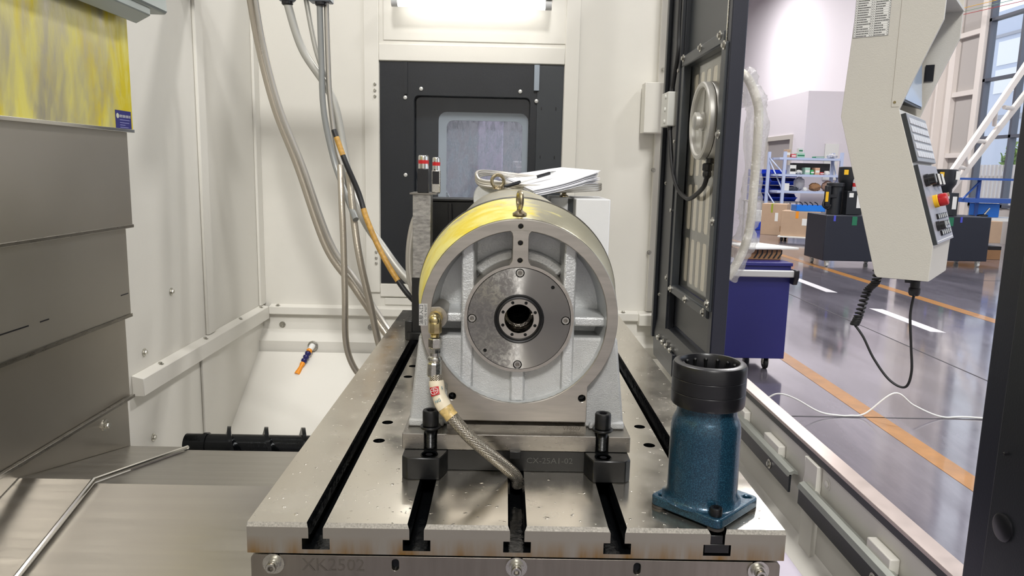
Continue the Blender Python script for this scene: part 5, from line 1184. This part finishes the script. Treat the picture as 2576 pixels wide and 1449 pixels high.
goods('white_parts_box', 'white box with parts at the left of the third shelf', 'box', 7.66, 7.8, 1.042, 1.24, label_white)
goods('grey_tool', 'grey and black hand tool on the third shelf', 'tool', 7.82, 8.1, 1.042, 1.14, col('tool', (70, 74, 84)), kind='bag')
goods('clear_wrap', 'large crumpled clear bag on the third shelf', 'bag', 8.05, 8.35, 1.042, 1.42, col('wrap', (206, 204, 208)), kind='bag', y=RY+.28)
goods('white_cup', 'white cup in front of the clear bag', 'cup', 8.2, 8.32, 1.042, 1.14, label_white, kind='round')
goods('brown_bundle', 'brown wrapped bundle on the third shelf', 'bundle', 8.4, 8.72, 1.042, 1.26, carton_d, kind='bag')
goods('brown_parcel', 'second brown parcel behind plastic at the right of the third shelf', 'parcel', 8.74, 9.08, 1.042, 1.32, col('brown', (150, 120, 104)), kind='bag')
# blue plastic bins, stacked behind and below the rack
def bin_(x, y, z, lab, w_=.34):
    t = thing('plastic_bin', lab, 'bin', (x, y, z), 'blue bins at the rack')
    q = B(); q.prism([(y-.22, z+.10), (y-.10, z), (y+.28, z), (y+.28, z+.21), (y-.02, z+.21), (y-.14, z+.13)], x-w_/2, x-w_/2+.012, 'x'); q.prism([(y-.22, z+.10), (y-.10, z), (y+.28, z), (y+.28, z+.21), (y-.02, z+.21), (y-.14, z+.13)], x+w_/2-.012, x+w_/2, 'x')
    q.box(x-w_/2, x+w_/2, y-.10, y+.28, z, z+.012); q.box(x-w_/2, x+w_/2, y+.268, y+.28, z, z+.21); q.hexa([(x-w_/2, y-.22, z+.10), (x+w_/2, y-.22, z+.10), (x+w_/2, y-.10, z), (x-w_/2, y-.10, z), (x-w_/2, y-.215, z+.112), (x+w_/2, y-.215, z+.112), (x+w_/2, y-.095, z+.012), (x-w_/2, y-.095, z+.012)])
    q.obj('shell', bin_blue, t, smooth=0)
    q = B(); q.box(x-w_/2-.01, x+w_/2+.01, y-.24, y-.2, z+.09, z+.115); q.obj('front_lip', bin_blue, t, smooth=0)
    return t
nms = ['lowest', 'second lowest', 'second highest', 'topmost']
for k in range(4): bin_(7.30, RY+1.15, .72+k*.228, nms[k]+' blue plastic bin of the stack left behind the rack', .42)
for k in range(4): bin_(7.80, RY+1.15, .72+k*.228, nms[k]+' blue plastic bin of the middle stack behind the rack', .36)
for k in range(4): bin_(8.20, RY+1.15, .72+k*.228, nms[k]+' blue plastic bin of the right stack behind the rack', .36)
bt_ = thing('bin_table', 'low grey table under the bin stacks behind the rack', 'table', (7.3, RY+1.2, 0)); q = B(); q.box(7.0, 8.45, RY+.9, RY+1.5, .68, .7195); q.obj('top', wall_grey, bt_)
for x in (7.05, 8.4):
    for y in (RY+.95, RY+1.45): q = B(); q.box(x-.02, x+.02, y-.02, y+.02, 0, .68); q.obj('leg', wall_grey, bt_)
# cartons in front of the rack
def carton(name, lab, x0, x1, y0, y1, z1, z0=0.0, rot=0, tape=yellow_p):
    cx, cy = (x0+x1)/2, (y0+y1)/2; fr = frame((cx, cy, z0), (math.cos(rot), math.sin(rot), 0), (-math.sin(rot), math.cos(rot), 0)); a, d = (x1-x0)/2, (y1-y0)/2; h = z1-z0
    t = thing(name, lab, 'box', (cx, cy, z0), 'cartons by the rack')
    q = B(); q.box(-a, a, -d, d, 0, h, fr=fr); q.obj('box', carton_m, t, bevel=.006)
    q = B(); q.box(-a*.25, -a*.1, -d-.002, -d, h*.72, h, fr=fr); q.box(-a*.25, -a*.1, -d, d, h, h+.002, fr=fr); q.obj('tape', tape, t)
    q = B(); q.box(a*.1, a*.35, -d-.002, -d, h*.45, h*.72, fr=fr); q.obj('paper_label', label_white, t)
    q = B(); q.box(-a-.002, -a, -d*.3, d*.2, h*.5, h*.75, fr=fr); q.box(a*.55, a*.8, -d-.002, -d, h*.12, h*.3, fr=fr); q.obj('print_mark', carton_d, t)
    return t
carton('tall_carton', 'tall brown carton standing on the floor in front of the rack', 6.40, 6.98, 17.0, 17.6, .76, rot=-.5, tape=mat('green_tape', (150, 160, 40), .5))
pd = thing('platform_dolly', 'low platform dolly with black wheels under a carton', 'dolly', (6.65, 15.5, 0))
q = B(); q.box(-.44, .44, -.36, .36, .09, .12, fr=frame((6.62, 15.5, 0), (math.cos(-.5), math.sin(-.5), 0), (math.sin(.5), math.cos(.5), 0))); q.obj('deck', label_white, pd, bevel=.004)
for sx in (-.36, .36):
    for sy in (-.28, .28):
        c_ = frame((6.62, 15.5, 0), (math.cos(-.5), math.sin(-.5), 0), (math.sin(.5), math.cos(.5), 0))(sx, sy, .045); q = B(); q.cyl((c_[0]-.02, c_[1], .045), (c_[0]+.02, c_[1], .045), .045, n=16); q.obj('wheel', rubber, pd)
carton('wide_carton', 'wide brown carton with orange tape on the platform dolly', 6.22, 7.02, 15.2, 15.8, .675, z0=.1205, rot=-.5, tape=orange_p)
ty = thing('blue_tray', 'bright blue plastic tray with black handles on the wide carton', 'tray', (6.7, 15.5, .6755))
fr = frame((6.72, 15.46, .6775), (math.cos(-.1), math.sin(-.1), 0), (math.sin(.1), math.cos(.1), 0))
q = B(); q.box(-.31, .31, -.2, .2, 0, .01, fr=fr)
for bx_ in ((-.31, .31, -.2, -.185, 0, .13), (-.31, .31, .185, .2, 0, .13), (-.31, -.295, -.2, .2, 0, .13), (.295, .31, -.2, .2, 0, .13)): q.box(*bx_, fr=fr)
q.obj('shell', tray_blue, ty)
for k in range(4): q = B(); q.tube([fr(-.12+k*.11, 0, .01), fr(-.13+k*.11, 0, .15), fr(-.2+k*.11, 0, .2)], .012, 6); q.obj('tool', black_plastic, ty)
cr = thing('white_canister_crate', 'white and blue crate behind the tall carton', 'crate', (6.25, 18.6, 0))
q = B(); q.box(6.55, 6.85, 18.6, 18.9, 0, .22); q.obj('lower_tub', bin_blue, cr, bevel=.01); q = B(); q.box(6.57, 6.83, 18.62, 18.88, .22, .52); q.obj('upper_tub', label_white, cr, bevel=.01)

# ================================================================== HALL: right side, steel stair truss, bench, goods
ts = thing('diagonal_truss', 'white diagonal steel truss leaning in front of the hall window', 'truss', (10, 15, 0))
def tline(a, c_, r, y=15.0): return [(a[0], y, a[1]), (c_[0], y, c_[1])]
d1_, d2_ = ((8.70, .1), (11.2, 4.42)), ((8.98, .1), (11.45, 3.80))
for (a, c_), yy in ((d1_, 15.0), (d2_, 15.25)):
    A, C_ = Vector((a[0], yy, a[1])), Vector((c_[0], yy, c_[1])); L_ = (C_-A).length; fr = frame(A, (C_-A), (0, 1, 0))
    q = B(); q.box(0, L_, -.06, .06, -.05, .05, fr=fr); q.obj('chord', white_steel, ts, smooth=0)
for (xa, za, xb, zb) in ((9.95, 2.27, 10.36, 2.27), (10.52, 2.98, 10.90, 2.98), (9.62, 1.70, 10.0, 1.70), (9.80, 1.98, 10.02, 1.75), (10.35, 2.95, 10.52, 2.62)):
    q = B(); q.tube([(xa, 15.0, za), (xb, 15.25, zb)], .045, 8, raw=True); q.obj('rung', white_steel, ts)
bn = thing('blue_bench', 'blue steel work bench beneath the hall window', 'bench', (9.2, 13.2, 0))
q = B(); q.box(8.62, 9.9, 12.9, 13.5, 1.44, 1.48); q.obj('upper_shelf', mat('bench_blue', (50, 90, 170), .45), bn)
q = B(); q.box(8.7, 9.9, 12.9, 13.5, 1.02, 1.10); q.obj('worktop', MATS['bench_blue'], bn)
for x in (8.98, 9.8): q = B(); q.box(x-.025, x+.025, 13.1, 13.15, 0, 1.46); q.obj('post', MATS['bench_blue'], bn)
q = B(); q.tube([(8.98, 13.1, 1.42), (8.68, 13.1, 1.08)], .02, 6, raw=True); q.obj('brace', MATS['bench_blue'], bn)
q = B(); q.box(8.66, 9.9, 12.9, 13.5, .68, .74); q.obj('lower_top', label_white, bn)
b = B(); b.box(8.95, 9.45, 13.15, 13.3, .742, 1.0); tag(b.obj('light_blue_panel', tray_blue, bevel=.01), 'light blue plastic panel on the bench under the hall window', 'panel')
lv = thing('metal_lever', 'slanted metal lever standing on the bench', 'lever', (9.1, 12.98, .741)); q = B(); q.tube([(9.02, 12.98, .76), (9.14, 12.98, .92)], .018, 8, raw=True); q.obj('rod', zinc, lv); q = B(); q.sphere((9.02, 12.98, .775), .07, 14, 8, (1.6, .8, .45)); q.obj('base', black_plastic, lv)
sm = thing('small_black_box', 'small black rubber pads beside the lever on the bench', 'pad', (8.8, 13.0, .741)); q = B(); q.sphere((8.80, 12.98, .765), .07, 14, 8, (1.3, .8, .35)); q.obj('pad', black_plastic, sm)
uc = thing('umbrella_carton', 'brown carton with red umbrella mark under the bench', 'box', (8.9, 12.6, .25))
q = B(); q.box(8.42, 9.1, 12.5, 12.85, .30, .70); q.obj('box', carton_m, uc, bevel=.006)
q = B(); q.prism([(8.72+.06*math.cos(PI*i/10), .57+.05*math.sin(PI*i/10)) for i in range(11)], 12.498, 12.5, 'y'); q.box(8.717, 8.723, 12.498, 12.5, .51, .575); q.box(8.66, 8.78, 12.498, 12.5, .465, .48); q.obj('umbrella_print', red_p, uc, smooth=0)
pa = thing('parts_rack', 'low black and yellow stand with parts under the carton', 'stand', (8.8, 12.7, 0))
q = B(); q.box(8.35, 9.1, 12.45, 12.9, .0, .18); q.obj('lower_box', carton_d, pa, bevel=.006); q = B(); q.box(8.36, 9.1, 12.45, 12.9, .18, .245); q.obj('black_pad', black_plastic, pa); q = B(); q.box(8.36, 8.8, 12.44, 12.7, .245, .27); q.obj('yellow_board', yellow_p, pa); q = B(); q.box(8.4, 8.75, 12.5, 12.85, .2702, .2998); q.obj('orange_strip', orange_p, pa)
b = B(); b.box(XO+.6, XO+1.0, YO-.06, YO-.005, 1.35, 2.4); tag(b.obj('notice_board', label_white), 'white notice sheet on the partition wall right of the rack', 'notice')

for (dz, m, lab) in ((0, yellow_p, 'yellow string stretched high in front of the hall window'), (-.08, mat('green_string', (120, 160, 140), .6), 'pale green string stretched below the yellow one'), (-.15, red_p, 'red string stretched lowest in front of the hall window')):
    q = B(); q.tube([(10.95, 19.0, 5.63+dz), (11.2, 15.6, 5.47+dz*1.05), (11.47, 12.3, 5.35+dz*1.1)], .007, 6, k=8); tag(q.obj('string', m), lab, 'string', 'strings by the window')
